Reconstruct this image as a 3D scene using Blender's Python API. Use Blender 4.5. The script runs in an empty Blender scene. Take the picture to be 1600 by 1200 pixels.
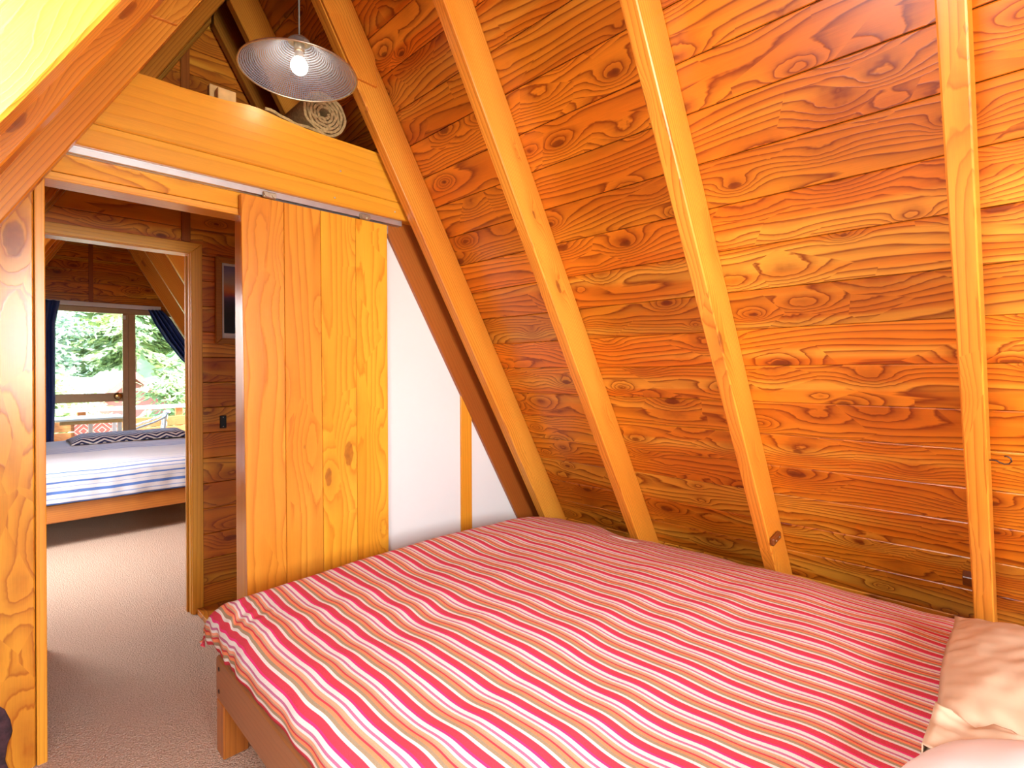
import bpy, bmesh, math, random
from mathutils import Vector, Matrix, noise

# ---------------------------------------------------------------- camera, world, lights, exposure
sc = bpy.context.scene
COL = sc.collection
sc.view_settings.view_transform = 'Standard'
sc.view_settings.look = 'None'
sc.view_settings.exposure = 0.60
sc.view_settings.gamma = 1.0
sc.view_settings.use_curve_mapping = False

CAM_H = 1.34
cam_d = bpy.data.cameras.new('camera')
cam_d.sensor_width = 36.0
cam_d.lens = 815.0 / 1600.0 * 36.0
cam_d.shift_y = -(600.0 - 579.0) / 1600.0
cam_d.clip_start = 0.02
cam_d.clip_end = 400
cam = bpy.data.objects.new('camera', cam_d)
COL.objects.link(cam)
cam.matrix_world = (Matrix.Translation((0, 0, CAM_H)) @ Matrix.Rotation(math.radians(-45), 4, 'Z')
                    @ Matrix.Rotation(math.radians(90), 4, 'X') @ Matrix.Rotation(math.radians(-0.3), 4, 'Z'))
sc.camera = cam

world = bpy.data.worlds.new('world')
sc.world = world
world.use_nodes = True
wn = world.node_tree.nodes
wl = world.node_tree.links
wn.clear()
wo = wn.new('ShaderNodeOutputWorld')
wb = wn.new('ShaderNodeBackground')
sky = wn.new('ShaderNodeTexSky')
sky.sky_type = 'NISHITA'
sky.sun_disc = False
sky.sun_elevation = math.radians(48)
sky.sun_rotation = math.radians(105)
sky.air_density = 1.0
sky.dust_density = 1.5
wb.inputs['Strength'].default_value = 2.3
wl.new(sky.outputs[0], wb.inputs[0])
wl.new(wb.outputs[0], wo.inputs[0])

sun_d = bpy.data.lights.new('sun', 'SUN')
sun_d.energy = 13.0
sun_d.angle = math.radians(0.6)
sun_d.color = (1.0, 0.95, 0.86)
sun = bpy.data.objects.new('sun', sun_d)
COL.objects.link(sun)
sun.rotation_euler = Vector((-0.72, 0.30, -0.78)).to_track_quat('-Z', 'Y').to_euler()

# added area light boosting the interior beyond sky light, at the assumed back window
back_fill_d = bpy.data.lights.new('added_back_fill', 'AREA')
back_fill_d.shape = 'RECTANGLE'
back_fill_d.size = 1.35
back_fill_d.size_y = 1.30
back_fill_d.energy = 150.0
back_fill_d.color = (1.0, 0.975, 0.94)
back_fill = bpy.data.objects.new('added_back_fill', back_fill_d)
COL.objects.link(back_fill)
back_fill.location = (0.66, -2.62, 1.80)
back_fill.rotation_euler = Vector((0.10, 1, 0.05)).to_track_quat('-Z', 'Z').to_euler()

# added fill lights at two unseen, invented windows on the doorway-side roof slope
def slope_fill_light(name, loc, energy, length, width):
    d = bpy.data.lights.new(name, 'AREA')
    d.shape = 'RECTANGLE'
    d.size = width
    d.size_y = length
    d.energy = energy
    d.color = (0.97, 0.985, 1.0)
    o = bpy.data.objects.new(name, d)
    COL.objects.link(o)
    o.location = loc
    z = Vector((-0.8667, 0, 0.4988)); x = Vector((0, 1, 0)); y = z.cross(x)
    o.matrix_world = Matrix.Translation(loc) @ Matrix((x, y, z)).transposed().to_4x4()
slope_fill_light('slope_fill', (-0.290, 0.430, 1.49), 27.0, 1.10, 0.46)
slope_fill_light('far_slope_fill', (-0.290, 4.675, 1.49), 46.0, 1.10, 0.60)

# ---------------------------------------------------------------- geometry constants (metres)
XR = 0.882                       # ridge
NX, NZ = 0.8667, 0.4988          # normal of the right-hand slope (60 degree pitch)
D0 = 2.408                       # rafter underside plane
DEP = 0.16                       # rafter depth, boards lie on top
def xr_at(z, dd=DEP): return (D0 + dd - NZ * z) / NX
def xl_at(z, dd=DEP): return 2 * XR - xr_at(z, dd)
def zr_at(x, dd=DEP): return (D0 + dd - NX * x) / NZ
def zl_at(x, dd=DEP): return zr_at(2 * XR - x, dd)
RIDGE = zr_at(XR)
Y1, Y2, Y3 = 2.405, 3.30, 8.0    # partition, passage wall, far window wall
YB = -2.40                       # wall behind the camera

# ---------------------------------------------------------------- materials
def new_mat(name):
    m = bpy.data.materials.new(name)
    m.use_nodes = True
    nt = m.node_tree
    b = nt.nodes['Principled BSDF']
    return m, nt, nt.nodes, nt.links, b

def math_node(nt, op, a, b=None, c=None):
    n = nt.nodes.new('ShaderNodeMath')
    n.operation = op
    for i, v in enumerate((a, b, c)):
        if v is None: continue
        if isinstance(v, (int, float)): n.inputs[i].default_value = v
        else: nt.links.new(v, n.inputs[i])
    return n.outputs[0]

def vmath(nt, op, a, b=None):
    n = nt.nodes.new('ShaderNodeVectorMath')
    n.operation = op
    for i, v in enumerate((a, b)):
        if v is None: continue
        if isinstance(v, tuple): n.inputs[i].default_value = v
        else: nt.links.new(v, n.inputs[i])
    return n.outputs[0]

def ramp(nt, fac, stops, interp='LINEAR'):
    r = nt.nodes.new('ShaderNodeValToRGB')
    cr = r.color_ramp
    cr.interpolation = interp
    while len(cr.elements) < len(stops): cr.elements.new(0.5)
    for e, (p, c) in zip(cr.elements, stops):
        e.position = p
        e.color = (*c, 1) if len(c) == 3 else c
    if fac is not None: nt.links.new(fac, r.inputs[0])
    return r.outputs[0]

def mix_col(nt, fac, a, b, mode='MIX'):
    n = nt.nodes.new('ShaderNodeMix')
    n.data_type = 'RGBA'
    n.blend_type = mode
    for sock, v in ((n.inputs[0], fac), (n.inputs[6], a), (n.inputs[7], b)):
        if isinstance(v, (int, float)): sock.default_value = v
        elif isinstance(v, tuple): sock.default_value = (*v, 1)
        else: nt.links.new(v, sock)
    return n.outputs[2]

def wood(name, light, mid, dark, knot, nscale=(0.9, 6.5, 6.5), rings=9.0, linear=34.0,
         kscale=(3.6, 8.0, 8.0), kamp=1.0, knot_size=0.13, rough=0.34, line=0.8, sap=0.0, coat=0.25, bump=0.12):
    """flat-sawn softwood: contour-line growth rings with knots, in the board's own coordinates (x along the grain)"""
    m, nt, N, L, B = new_mat(name)
    tc = N.new('ShaderNodeTexCoord')
    oi = N.new('ShaderNodeObjectInfo')
    rv = vmath(nt, 'MULTIPLY', tc.outputs['Object'], (1, 1, 1))
    cmb = N.new('ShaderNodeCombineXYZ')
    L.new(math_node(nt, 'MULTIPLY', oi.outputs['Random'], 61.3), cmb.inputs[0])
    L.new(math_node(nt, 'MULTIPLY', oi.outputs['Random'], 23.7), cmb.inputs[1])
    L.new(math_node(nt, 'MULTIPLY', oi.outputs['Random'], 47.1), cmb.inputs[2])
    P = vmath(nt, 'ADD', rv, cmb.outputs[0])
    # knots
    v = N.new('ShaderNodeTexVoronoi')
    v.inputs['Scale'].default_value = 1.0
    v.inputs['Randomness'].default_value = 0.9
    L.new(vmath(nt, 'MULTIPLY', P, kscale), v.inputs['Vector'])
    sepc = N.new('ShaderNodeSeparateColor')
    L.new(v.outputs['Color'], sepc.inputs[0])
    wob = N.new('ShaderNodeTexNoise')
    wob.inputs['Scale'].default_value = 38.0
    wob.inputs['Detail'].default_value = 1.0
    L.new(P, wob.inputs['Vector'])
    dist = math_node(nt, 'ADD', v.outputs['Distance'], math_node(nt, 'MULTIPLY', math_node(nt, 'SUBTRACT', wob.outputs['Fac'], 0.5), 0.055))
    size = math_node(nt, 'MULTIPLY_ADD', sepc.outputs[0], knot_size, knot_size * 0.35)
    dn = math_node(nt, 'DIVIDE', dist, size)
    halo = math_node(nt, 'EXPONENT', math_node(nt, 'MULTIPLY', math_node(nt, 'POWER', math_node(nt, 'MULTIPLY', dn, 0.38), 2.0), -1.0))
    # rings
    n1 = N.new('ShaderNodeTexNoise')
    n1.inputs['Scale'].default_value = 1.0
    n1.inputs['Detail'].default_value = 0.6
    n1.inputs['Roughness'].default_value = 0.35
    L.new(vmath(nt, 'MULTIPLY', P, nscale), n1.inputs['Vector'])
    sx = N.new('ShaderNodeSeparateXYZ')
    L.new(P, sx.inputs[0])
    lin = math_node(nt, 'MULTIPLY', math_node(nt, 'ADD', sx.outputs[1], math_node(nt, 'MULTIPLY', sx.outputs[2], 0.55)), linear)
    phi = math_node(nt, 'ADD', math_node(nt, 'MULTIPLY', n1.outputs['Fac'], rings), lin)
    phi = math_node(nt, 'ADD', phi, math_node(nt, 'MULTIPLY', halo, 3.6 * kamp))
    n2 = N.new('ShaderNodeTexNoise')
    n2.inputs['Scale'].default_value = 1.0
    n2.inputs['Detail'].default_value = 2.0
    L.new(vmath(nt, 'MULTIPLY', P, (6.0, 60.0, 60.0)), n2.inputs['Vector'])
    phi = math_node(nt, 'ADD', phi, math_node(nt, 'MULTIPLY', n2.outputs['Fac'], 0.35))
    f = math_node(nt, 'FRACT', phi)
    ring = ramp(nt, f, [(0.0, (0, 0, 0)), (0.35, (0.10, 0.10, 0.10)), (0.72, (0.45, 0.45, 0.45)), (0.90, (1, 1, 1)), (1.0, (0.0, 0.0, 0.0))])
    # slow colour change across the board and fine fibres
    n3 = N.new('ShaderNodeTexNoise')
    n3.inputs['Scale'].default_value = 1.0
    n3.inputs['Detail'].default_value = 1.5
    L.new(vmath(nt, 'MULTIPLY', P, (0.7, 5.0, 5.0)), n3.inputs['Vector'])
    n4 = N.new('ShaderNodeTexNoise')
    n4.inputs['Scale'].default_value = 1.0
    n4.inputs['Detail'].default_value = 3.0
    n4.inputs['Roughness'].default_value = 0.7
    L.new(vmath(nt, 'MULTIPLY', P, (9.0, 420.0, 420.0)), n4.inputs['Vector'])
    base = mix_col(nt, ramp(nt, n3.outputs['Fac'], [(0.36, (0, 0, 0)), (0.62, (1, 1, 1))]), light, mid)
    if sap > 0:
        n5 = N.new('ShaderNodeTexNoise')
        n5.inputs['Scale'].default_value = 1.0
        n5.inputs['Detail'].default_value = 1.0
        L.new(vmath(nt, 'MULTIPLY', vmath(nt, 'ADD', P, (11.0, 5.0, 3.0)), (0.35, 8.0, 3.0)), n5.inputs['Vector'])
        base = mix_col(nt, ramp(nt, n5.outputs['Fac'], [(0.55, (0, 0, 0)), (0.62, (sap, sap, sap))]), base, (0.88, 0.43, 0.045))
    c = mix_col(nt, math_node(nt, 'MULTIPLY', ring, line), base, dark)
    fib = math_node(nt, 'MULTIPLY_ADD', n4.outputs['Fac'], 0.34, 0.83)
    cf = N.new('ShaderNodeCombineColor')
    for i in range(3): L.new(fib, cf.inputs[i])
    c = mix_col(nt, 1.0, c, cf.outputs[0], 'MULTIPLY')
    c = mix_col(nt, 1.0, c, oi.outputs['Color'], 'MULTIPLY')
    red = math_node(nt, 'MULTIPLY', halo, 0.42 * min(1.0, kamp))
    c = mix_col(nt, red, c, dark)
    core = ramp(nt, dn, [(0.0, (1, 1, 1)), (0.62, (0.9, 0.9, 0.9)), (0.86, (0.75, 0.75, 0.75)), (1.0, (0, 0, 0))])
    kmix = math_node(nt, 'MULTIPLY', core, 0.92)
    kc = mix_col(nt, wob.outputs['Fac'], knot, dark)
    c = mix_col(nt, kmix, c, kc)
    L.new(c, B.inputs['Base Color'])
    B.inputs['Roughness'].default_value = rough
    B.inputs['Specular IOR Level'].default_value = 0.4
    B.inputs['Coat Weight'].default_value = coat
    B.inputs['Coat Roughness'].default_value = 0.22
    bp = N.new('ShaderNodeBump')
    bp.inputs['Strength'].default_value = bump
    bp.inputs['Distance'].default_value = 0.002
    L.new(math_node(nt, 'ADD', ring, n4.outputs['Fac']), bp.inputs['Height'])
    L.new(bp.outputs[0], B.inputs['Normal'])
    return m

M = {}
M['ceil'] = wood('ceiling_cedar', (0.82, 0.285, 0.016), (0.72, 0.200, 0.010), (0.21, 0.029, 0.002), (0.115, 0.022, 0.005), sap=0.75, coat=0.12, line=0.9)
M['rafter'] = wood('rafter_pine', (0.86, 0.375, 0.045), (0.80, 0.285, 0.028), (0.46, 0.110, 0.008), (0.17, 0.055, 0.015),
                   nscale=(0.45, 7.0, 7.0), rings=6.0, linear=85.0, kscale=(2.6, 8.5, 8.5), knot_size=0.12, line=0.7)
M['door'] = wood('door_pine', (0.86, 0.41, 0.042), (0.80, 0.325, 0.028), (0.58, 0.19, 0.014), (0.15, 0.045, 0.012),
                 nscale=(0.5, 7.0, 7.0), rings=8.0, linear=20.0, kscale=(2.3, 6.0, 6.0), knot_size=0.12, kamp=0.7, line=0.8, rough=0.30)
M['beam'] = wood('beam_pine', (0.82, 0.40, 0.028), (0.76, 0.32, 0.020), (0.54, 0.18, 0.012), (0.20, 0.07, 0.015),
                 nscale=(0.35, 4.0, 4.0), rings=5.0, linear=22.0, kscale=(1.6, 4.5, 4.5), knot_size=0.06, kamp=0.6, line=0.35, rough=0.36)
M['slab'] = wood('slab_macrocarpa', (0.84, 0.38, 0.030), (0.76, 0.26, 0.018), (0.36, 0.07, 0.008), (0.15, 0.026, 0.008),
                 nscale=(1.8, 6.0, 6.0), rings=9.0, linear=14.0, kscale=(3.0, 7.0, 7.0), knot_size=0.20, line=0.7, rough=0.27, coat=0.28, bump=0.08)
M['wall'] = wood('wall_cedar', (0.74, 0.255, 0.020), (0.62, 0.170, 0.011), (0.26, 0.040, 0.004), (0.10, 0.024, 0.008), sap=0.7)
M['trim'] = wood('trim_pine', (0.80, 0.36, 0.032), (0.72, 0.28, 0.020), (0.48, 0.14, 0.012), (0.16, 0.05, 0.012),
                 nscale=(0.4, 8.0, 8.0), rings=5.0, linear=60.0, kscale=(1.2, 6.0, 6.0), knot_size=0.05, line=0.45)
M['redtrim'] = wood('redwood_trim', (0.44, 0.130, 0.020), (0.36, 0.092, 0.014), (0.22, 0.05, 0.008), (0.10, 0.025, 0.008),
                    nscale=(0.4, 8.0, 8.0), rings=5.0, linear=60.0, kscale=(1.6, 6.0, 6.0), knot_size=0.07, line=0.45)
M['bedwood'] = wood('bed_timber', (0.46, 0.20, 0.075), (0.38, 0.155, 0.055), (0.26, 0.09, 0.03), (0.12, 0.04, 0.015),
                    nscale=(0.4, 8.0, 8.0), rings=4.0, linear=70.0, kscale=(1.0, 6.0, 6.0), knot_size=0.03, line=0.35, rough=0.42)
M['legwood'] = wood('bed_leg_timber', (0.52, 0.19, 0.030), (0.42, 0.135, 0.020), (0.24, 0.06, 0.01), (0.10, 0.03, 0.01),
                    nscale=(0.4, 8.0, 8.0), rings=4.0, linear=70.0, kscale=(1.0, 6.0, 6.0), knot_size=0.03, line=0.45, rough=0.36)
M['deckwood'] = wood('deck_timber', (0.62, 0.27, 0.09), (0.52, 0.20, 0.06), (0.34, 0.11, 0.03), (0.12, 0.04, 0.015), line=0.5, rough=0.6, coat=0.0)

def simple(name, col, rough=0.5, metal=0.0, noise_scale=None, noise_amt=0.15, bump=0.0, spec=0.5, coat=0.0):
    m, nt, N, L, B = new_mat(name)
    B.inputs['Roughness'].default_value = rough
    B.inputs['Metallic'].default_value = metal
    B.inputs['Specular IOR Level'].default_value = spec
    B.inputs['Coat Weight'].default_value = coat
    tc = N.new('ShaderNodeTexCoord')
    n = N.new('ShaderNodeTexNoise')
    n.inputs['Scale'].default_value = noise_scale or 20.0
    n.inputs['Detail'].default_value = 3.0
    L.new(tc.outputs['Object'], n.inputs['Vector'])
    lo = tuple(max(0, c * (1 - noise_amt)) for c in col)
    hi = tuple(min(1, c * (1 + noise_amt)) for c in col)
    L.new(ramp(nt, n.outputs['Fac'], [(0.3, lo), (0.7, hi)]), B.inputs['Base Color'])
    if bump > 0:
        bp = N.new('ShaderNodeBump')
        bp.inputs['Strength'].default_value = bump
        bp.inputs['Distance'].default_value = 0.004
        L.new(n.outputs['Fac'], bp.inputs['Height'])
        L.new(bp.outputs[0], B.inputs['Normal'])
    return m

M['white_wall'] = simple('white_lining', (0.80, 0.79, 0.78), 0.6, noise_scale=2.0, noise_amt=0.015)
M['alu'] = simple('aluminium_track', (0.62, 0.63, 0.66), 0.38, 0.9, noise_amt=0.05)
M['zinc'] = simple('zinc_steel', (0.52, 0.47, 0.36), 0.4, 0.9, noise_scale=60)
M['dark_metal'] = simple('dark_steel', (0.10, 0.07, 0.06), 0.4, 0.8)
M['black'] = simple('black_plastic', (0.012, 0.012, 0.014), 0.35)
M['screw'] = simple('bright_screw', (0.75, 0.72, 0.66), 0.3, 0.9)
M['bronze'] = simple('bronze_aluminium', (0.46, 0.30, 0.15), 0.42, 0.1, noise_amt=0.05)
M['white_metal'] = simple('white_powder_coat', (0.82, 0.82, 0.80), 0.4, noise_amt=0.03)
M['white_plastic'] = simple('white_plastic', (0.85, 0.83, 0.78), 0.4, noise_amt=0.02)
M['cord'] = simple('grey_cord', (0.20, 0.21, 0.18), 0.5)
M['bark'] = simple('dark_bark', (0.055, 0.020, 0.026), 0.75, noise_scale=30, noise_amt=0.7, bump=1.0)
M['brass'] = simple('brass', (0.70, 0.42, 0.16), 0.25, 1.0, noise_amt=0.05)
M['blue'] = simple('navy_curtain', (0.022, 0.045, 0.19), 0.55, noise_scale=80, noise_amt=0.2)
M['mattress'] = simple('mattress_ticking', (0.75, 0.72, 0.68), 0.8)
M['white_pillow'] = simple('white_cotton', (0.84, 0.82, 0.82), 0.8, noise_scale=9, noise_amt=0.015, bump=0.12, spec=0.2)
M['cream_pillow'] = simple('cream_cotton', (0.64, 0.48, 0.33), 0.8, noise_scale=14, noise_amt=0.05, bump=0.2, spec=0.2)
M['house_red'] = simple('red_cladding', (0.42, 0.13, 0.10), 0.7, noise_amt=0.05)
M['house_roof'] = simple('pale_iron_roof', (0.62, 0.62, 0.60), 0.5, noise_amt=0.05)
M['trunk'] = simple('tree_bark', (0.16, 0.11, 0.08), 0.9, noise_scale=8, noise_amt=0.4, bump=0.6)
M['block'] = simple('pale_timber_block', (0.62, 0.38, 0.14), 0.6, noise_scale=30, noise_amt=0.12)
M['board_core'] = simple('roof_sheathing', (0.10, 0.045, 0.018), 0.9)

def carpet_mat():
    m, nt, N, L, B = new_mat('loop_carpet')
    tc = N.new('ShaderNodeTexCoord')
    n = N.new('ShaderNodeTexNoise'); n.inputs['Scale'].default_value = 210; n.inputs['Detail'].default_value = 2
    n2 = N.new('ShaderNodeTexVoronoi'); n2.inputs['Scale'].default_value = 150
    n3 = N.new('ShaderNodeTexNoise'); n3.inputs['Scale'].default_value = 3.5
    for q in (n, n2, n3): L.new(tc.outputs['Object'], q.inputs['Vector'])
    c = ramp(nt, n.outputs['Fac'], [(0.32, (0.42, 0.27, 0.19)), (0.52, (0.70, 0.50, 0.38)), (0.70, (0.86, 0.67, 0.53))])
    c = mix_col(nt, math_node(nt, 'MULTIPLY', n3.outputs['Fac'], 0.25), c, (0.62, 0.47, 0.36))
    L.new(c, B.inputs['Base Color'])
    B.inputs['Roughness'].default_value = 0.95
    B.inputs['Specular IOR Level'].default_value = 0.1
    bp = N.new('ShaderNodeBump'); bp.inputs['Strength'].default_value = 0.9; bp.inputs['Distance'].default_value = 0.006
    L.new(math_node(nt, 'SUBTRACT', n.outputs['Fac'], n2.outputs['Distance']), bp.inputs['Height'])
    L.new(bp.outputs[0], B.inputs['Normal'])
    return m
M['carpet'] = carpet_mat()

def stripe_mat(name, stops, period, axis, off=0.0, speckle=None):
    m, nt, N, L, B = new_mat(name)
    uv = N.new('ShaderNodeUVMap'); uv.uv_map = 'UVMap'
    s = N.new('ShaderNodeSeparateXYZ')
    L.new(uv.outputs[0], s.inputs[0])
    f = math_node(nt, 'FRACT', math_node(nt, 'DIVIDE', math_node(nt, 'ADD', s.outputs[axis], off), period))
    c = ramp(nt, f, stops, 'CONSTANT')
    tc = N.new('ShaderNodeTexCoord')
    n = N.new('ShaderNodeTexNoise'); n.inputs['Scale'].default_value = 420; n.inputs['Detail'].default_value = 2
    L.new(tc.outputs['Object'], n.inputs['Vector'])
    fib = math_node(nt, 'MULTIPLY_ADD', n.outputs['Fac'], 0.5, 0.75)
    cf = N.new('ShaderNodeCombineColor')
    for i in range(3): L.new(fib, cf.inputs[i])
    c = mix_col(nt, 1.0, c, cf.outputs[0], 'MULTIPLY')
    L.new(c, B.inputs['Base Color'])
    B.inputs['Roughness'].default_value = 0.85
    B.inputs['Specular IOR Level'].default_value = 0.15
    bp = N.new('ShaderNodeBump'); bp.inputs['Strength'].default_value = 0.15; bp.inputs['Distance'].default_value = 0.002
    L.new(n.outputs['Fac'], bp.inputs['Height'])
    L.new(bp.outputs[0], B.inputs['Normal'])
    return m

RED, MAG, WHT, OLV, SAL, CRM, OL2, SA2, PUR = ((0.62, 0.055, 0.085), (0.74, 0.045, 0.21), (0.76, 0.72, 0.68), (0.36, 0.27, 0.17),
    (0.83, 0.27, 0.125), (0.55, 0.055, 0.075), (0.50, 0.30, 0.20), (0.80, 0.36, 0.22), (0.53, 0.17, 0.30))
seq = [(MAG, .070), (RED, .205), (WHT, .090), (OLV, .095), (SAL, .090), (CRM, .048), (OL2, .052), (SA2, .075), (WHT, .070), (PUR, .075), (WHT, .130)]
pos, stops = 0.0, []
for c, w in seq:
    stops.append((pos, c)); pos += w
M['duvet'] = stripe_mat('striped_duvet', stops, 0.0905, 0)
WB = (0.66, 0.65, 0.69); B1 = (0.10, 0.19, 0.50); B2 = (0.30, 0.38, 0.62)
bst = [(0.0, B1), (0.02, WB), (0.05, B2), (0.062, WB), (0.10, B1), (0.125, WB), (0.16, B2), (0.168, WB), (0.20, B1), (0.216, WB),
       (0.25, B2), (0.262, WB), (0.29, B1), (0.30, WB), (0.34, B2), (0.352, WB), (0.385, B2), (0.392, WB), (0.52, B2), (0.526, WB)]
bst = [(p_ * 0.72, c_) for p_, c_ in bst]
M['blue_duvet'] = stripe_mat('blue_striped_duvet', bst, 1.15, 1, 0.245)

def perforated_mat():
    m, nt, N, L, B = new_mat('perforated_grey_metal')
    uv = N.new('ShaderNodeUVMap'); uv.uv_map = 'UVMap'
    v = N.new('ShaderNodeTexVoronoi'); v.inputs['Scale'].default_value = 1.0; v.inputs['Randomness'].default_value = 0.0
    L.new(uv.outputs[0], v.inputs['Vector'])
    hole = ramp(nt, v.outputs['Distance'], [(0.30, (1, 1, 1)), (0.36, (0, 0, 0))])
    B.inputs['Base Color'].default_value = (0.25, 0.28, 0.37, 1)
    B.inputs['Metallic'].default_value = 0.25
    B.inputs['Roughness'].default_value = 0.5
    tr = N.new('ShaderNodeBsdfTransparent')
    mx = N.new('ShaderNodeMixShader')
    L.new(hole, mx.inputs[0]); L.new(B.outputs[0], mx.inputs[1]); L.new(tr.outputs[0], mx.inputs[2])
    L.new(mx.outputs[0], N['Material Output'].inputs[0])
    return m
M['perf'] = perforated_mat()

def emit_mat(name, col, strength):
    m, nt, N, L, B = new_mat(name)
    B.inputs['Base Color'].default_value = (0.9, 0.88, 0.84, 1)
    B.inputs['Emission Color'].default_value = (*col, 1)
    B.inputs['Emission Strength'].default_value = strength
    return m
M['bulb'] = emit_mat('lit_bulb', (1.0, 0.83, 0.58), 26.0)

def glass_mat():
    m, nt, N, L, B = new_mat('window_glass')
    tr = N.new('ShaderNodeBsdfTransparent'); tr.inputs[0].default_value = (0.95, 0.97, 0.96, 1)
    gl = N.new('ShaderNodeBsdfGlossy'); gl.inputs['Roughness'].default_value = 0.02
    fr = N.new('ShaderNodeFresnel'); fr.inputs[0].default_value = 1.3
    mx = N.new('ShaderNodeMixShader')
    L.new(fr.outputs[0], mx.inputs[0]); L.new(tr.outputs[0], mx.inputs[1]); L.new(gl.outputs[0], mx.inputs[2])
    L.new(mx.outputs[0], N['Material Output'].inputs[0])
    return m
M['glass'] = glass_mat()

def photo_mat():
    m, nt, N, L, B = new_mat('sunset_print')
    tc = N.new('ShaderNodeTexCoord')
    s = N.new('ShaderNodeSeparateXYZ'); L.new(tc.outputs['Generated'], s.inputs[0])
    n = N.new('ShaderNodeTexNoise'); n.inputs['Scale'].default_value = 7.0; L.new(tc.outputs['Generated'], n.inputs['Vector'])
    h = math_node(nt, 'ADD', s.outputs[2], math_node(nt, 'MULTIPLY', math_node(nt, 'SUBTRACT', n.outputs['Fac'], 0.5), 0.10))
    c = ramp(nt, h, [(0.0, (0.004, 0.003, 0.006)), (0.30, (0.012, 0.008, 0.010)), (0.46, (0.05, 0.025, 0.06)), (0.53, (0.13, 0.06, 0.13)),
                     (0.57, (0.42, 0.08, 0.06)), (0.64, (0.68, 0.22, 0.06)), (0.76, (0.45, 0.33, 0.24)), (0.90, (0.26, 0.24, 0.36)), (1.0, (0.16, 0.15, 0.34))])
    L.new(c, B.inputs['Base Color']); B.inputs['Roughness'].default_value = 0.4
    return m
M['print'] = photo_mat()

def chevron_mat():
    m, nt, N, L, B = new_mat('navy_chevron_throw')
    tc = N.new('ShaderNodeTexCoord')
    s = N.new('ShaderNodeSeparateXYZ'); L.new(tc.outputs['Object'], s.inputs[0])
    tri = math_node(nt, 'PINGPONG', s.outputs[0], 0.09)
    q = math_node(nt, 'ADD', math_node(nt, 'ADD', s.outputs[1], s.outputs[2]), math_node(nt, 'MULTIPLY', tri, 0.8))
    f = math_node(nt, 'FRACT', math_node(nt, 'DIVIDE', q, 0.062))
    L.new(ramp(nt, f, [(0.0, (0.010, 0.018, 0.085)), (0.52, (0.70, 0.66, 0.66))], 'CONSTANT'), B.inputs['Base Color'])
    B.inputs['Roughness'].default_value = 0.85
    return m
M['chevron'] = chevron_mat()

def diamond_mat():
    m, nt, N, L, B = new_mat('red_diamond_weave')
    tc = N.new('ShaderNodeTexCoord')
    s = N.new('ShaderNodeSeparateXYZ'); L.new(tc.outputs['Object'], s.inputs[0])
    d = math_node(nt, 'ADD', math_node(nt, 'PINGPONG', s.outputs[0], 0.10), math_node(nt, 'PINGPONG', s.outputs[1], 0.10))
    f = math_node(nt, 'FRACT', math_node(nt, 'DIVIDE', d, 0.06))
    L.new(ramp(nt, f, [(0.0, (0.40, 0.10, 0.07)), (0.45, (0.70, 0.45, 0.38)), (0.7, (0.30, 0.07, 0.06))], 'CONSTANT'), B.inputs['Base Color'])
    B.inputs['Roughness'].default_value = 0.85
    return m
M['diamond'] = diamond_mat()

def leaf_mat(name, lo, hi):
    m, nt, N, L, B = new_mat(name)
    g = N.new('ShaderNodeNewGeometry')
    tc = N.new('ShaderNodeTexCoord')
    n = N.new('ShaderNodeTexNoise'); n.inputs['Scale'].default_value = 1.6
    L.new(tc.outputs['Object'], n.inputs['Vector'])
    r = math_node(nt, 'ADD', math_node(nt, 'MULTIPLY', g.outputs['Random Per Island'], 0.6), math_node(nt, 'MULTIPLY', n.outputs['Fac'], 0.4))
    c = ramp(nt, r, [(0.1, lo), (0.85, hi)])
    L.new(c, B.inputs['Base Color'])
    B.inputs['Roughness'].default_value = 0.6
    tl = N.new('ShaderNodeBsdfTranslucent')
    L.new(c, tl.inputs[0])
    mx = N.new('ShaderNodeMixShader'); mx.inputs[0].default_value = 0.3
    L.new(B.outputs[0], mx.inputs[1]); L.new(tl.outputs[0], mx.inputs[2])
    L.new(mx.outputs[0], N['Material Output'].inputs[0])
    return m
M['leaf_light'] = leaf_mat('pale_green_leaves', (0.22, 0.32, 0.10), (0.62, 0.68, 0.34))
M['leaf_conifer'] = leaf_mat('conifer_foliage', (0.10, 0.17, 0.07), (0.46, 0.54, 0.24))
M['leaf_blue'] = leaf_mat('blue_green_leaves', (0.18, 0.28, 0.20), (0.50, 0.60, 0.46))
M['hill'] = simple('bush_clad_hill', (0.34, 0.42, 0.22), 0.9, noise_scale=0.35, noise_amt=0.5)
M['grass'] = simple('garden_grass', (0.30, 0.40, 0.16), 0.9, noise_scale=1.5, noise_amt=0.3)

# ---------------------------------------------------------------- helpers
MW = {}
def tag(o, label=None, cat=None, group=None, kind=None):
    if label: o['label'] = label
    if cat: o['category'] = cat
    if group: o['group'] = group
    if kind: o['kind'] = kind
    return o

def link(o, mat4=None, parent=None):
    COL.objects.link(o)
    W = mat4 if mat4 is not None else Matrix.Identity(4)
    MW[o.name] = W.copy()
    if parent is not None:
        o.parent = parent
        o.matrix_basis = MW[parent.name].inverted() @ W
    else:
        o.matrix_basis = W
    return o

def empty(name, loc=(0, 0, 0)):
    o = bpy.data.objects.new(name, None)
    o.empty_display_size = 0.05
    return link(o, Matrix.Translation(loc))

def tone(o, t):
    o.color = (t[0], t[1], t[2], 1) if isinstance(t, (tuple, list)) else (t, t, t, 1)
    return o

def rtone(rnd, lo=0.8, hi=1.12, hue=0.06):
    b = rnd.uniform(lo, hi)
    h = rnd.uniform(-hue, hue)
    return (b, b * (1 + h), b * (1 + 2 * h))

def basis(o, x, y):
    x = Vector(x).normalized(); y = Vector(y).normalized(); z = x.cross(y)
    m = Matrix((x, y, z)).transposed().to_4x4()
    m.translation = Vector(o)
    return m

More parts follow.
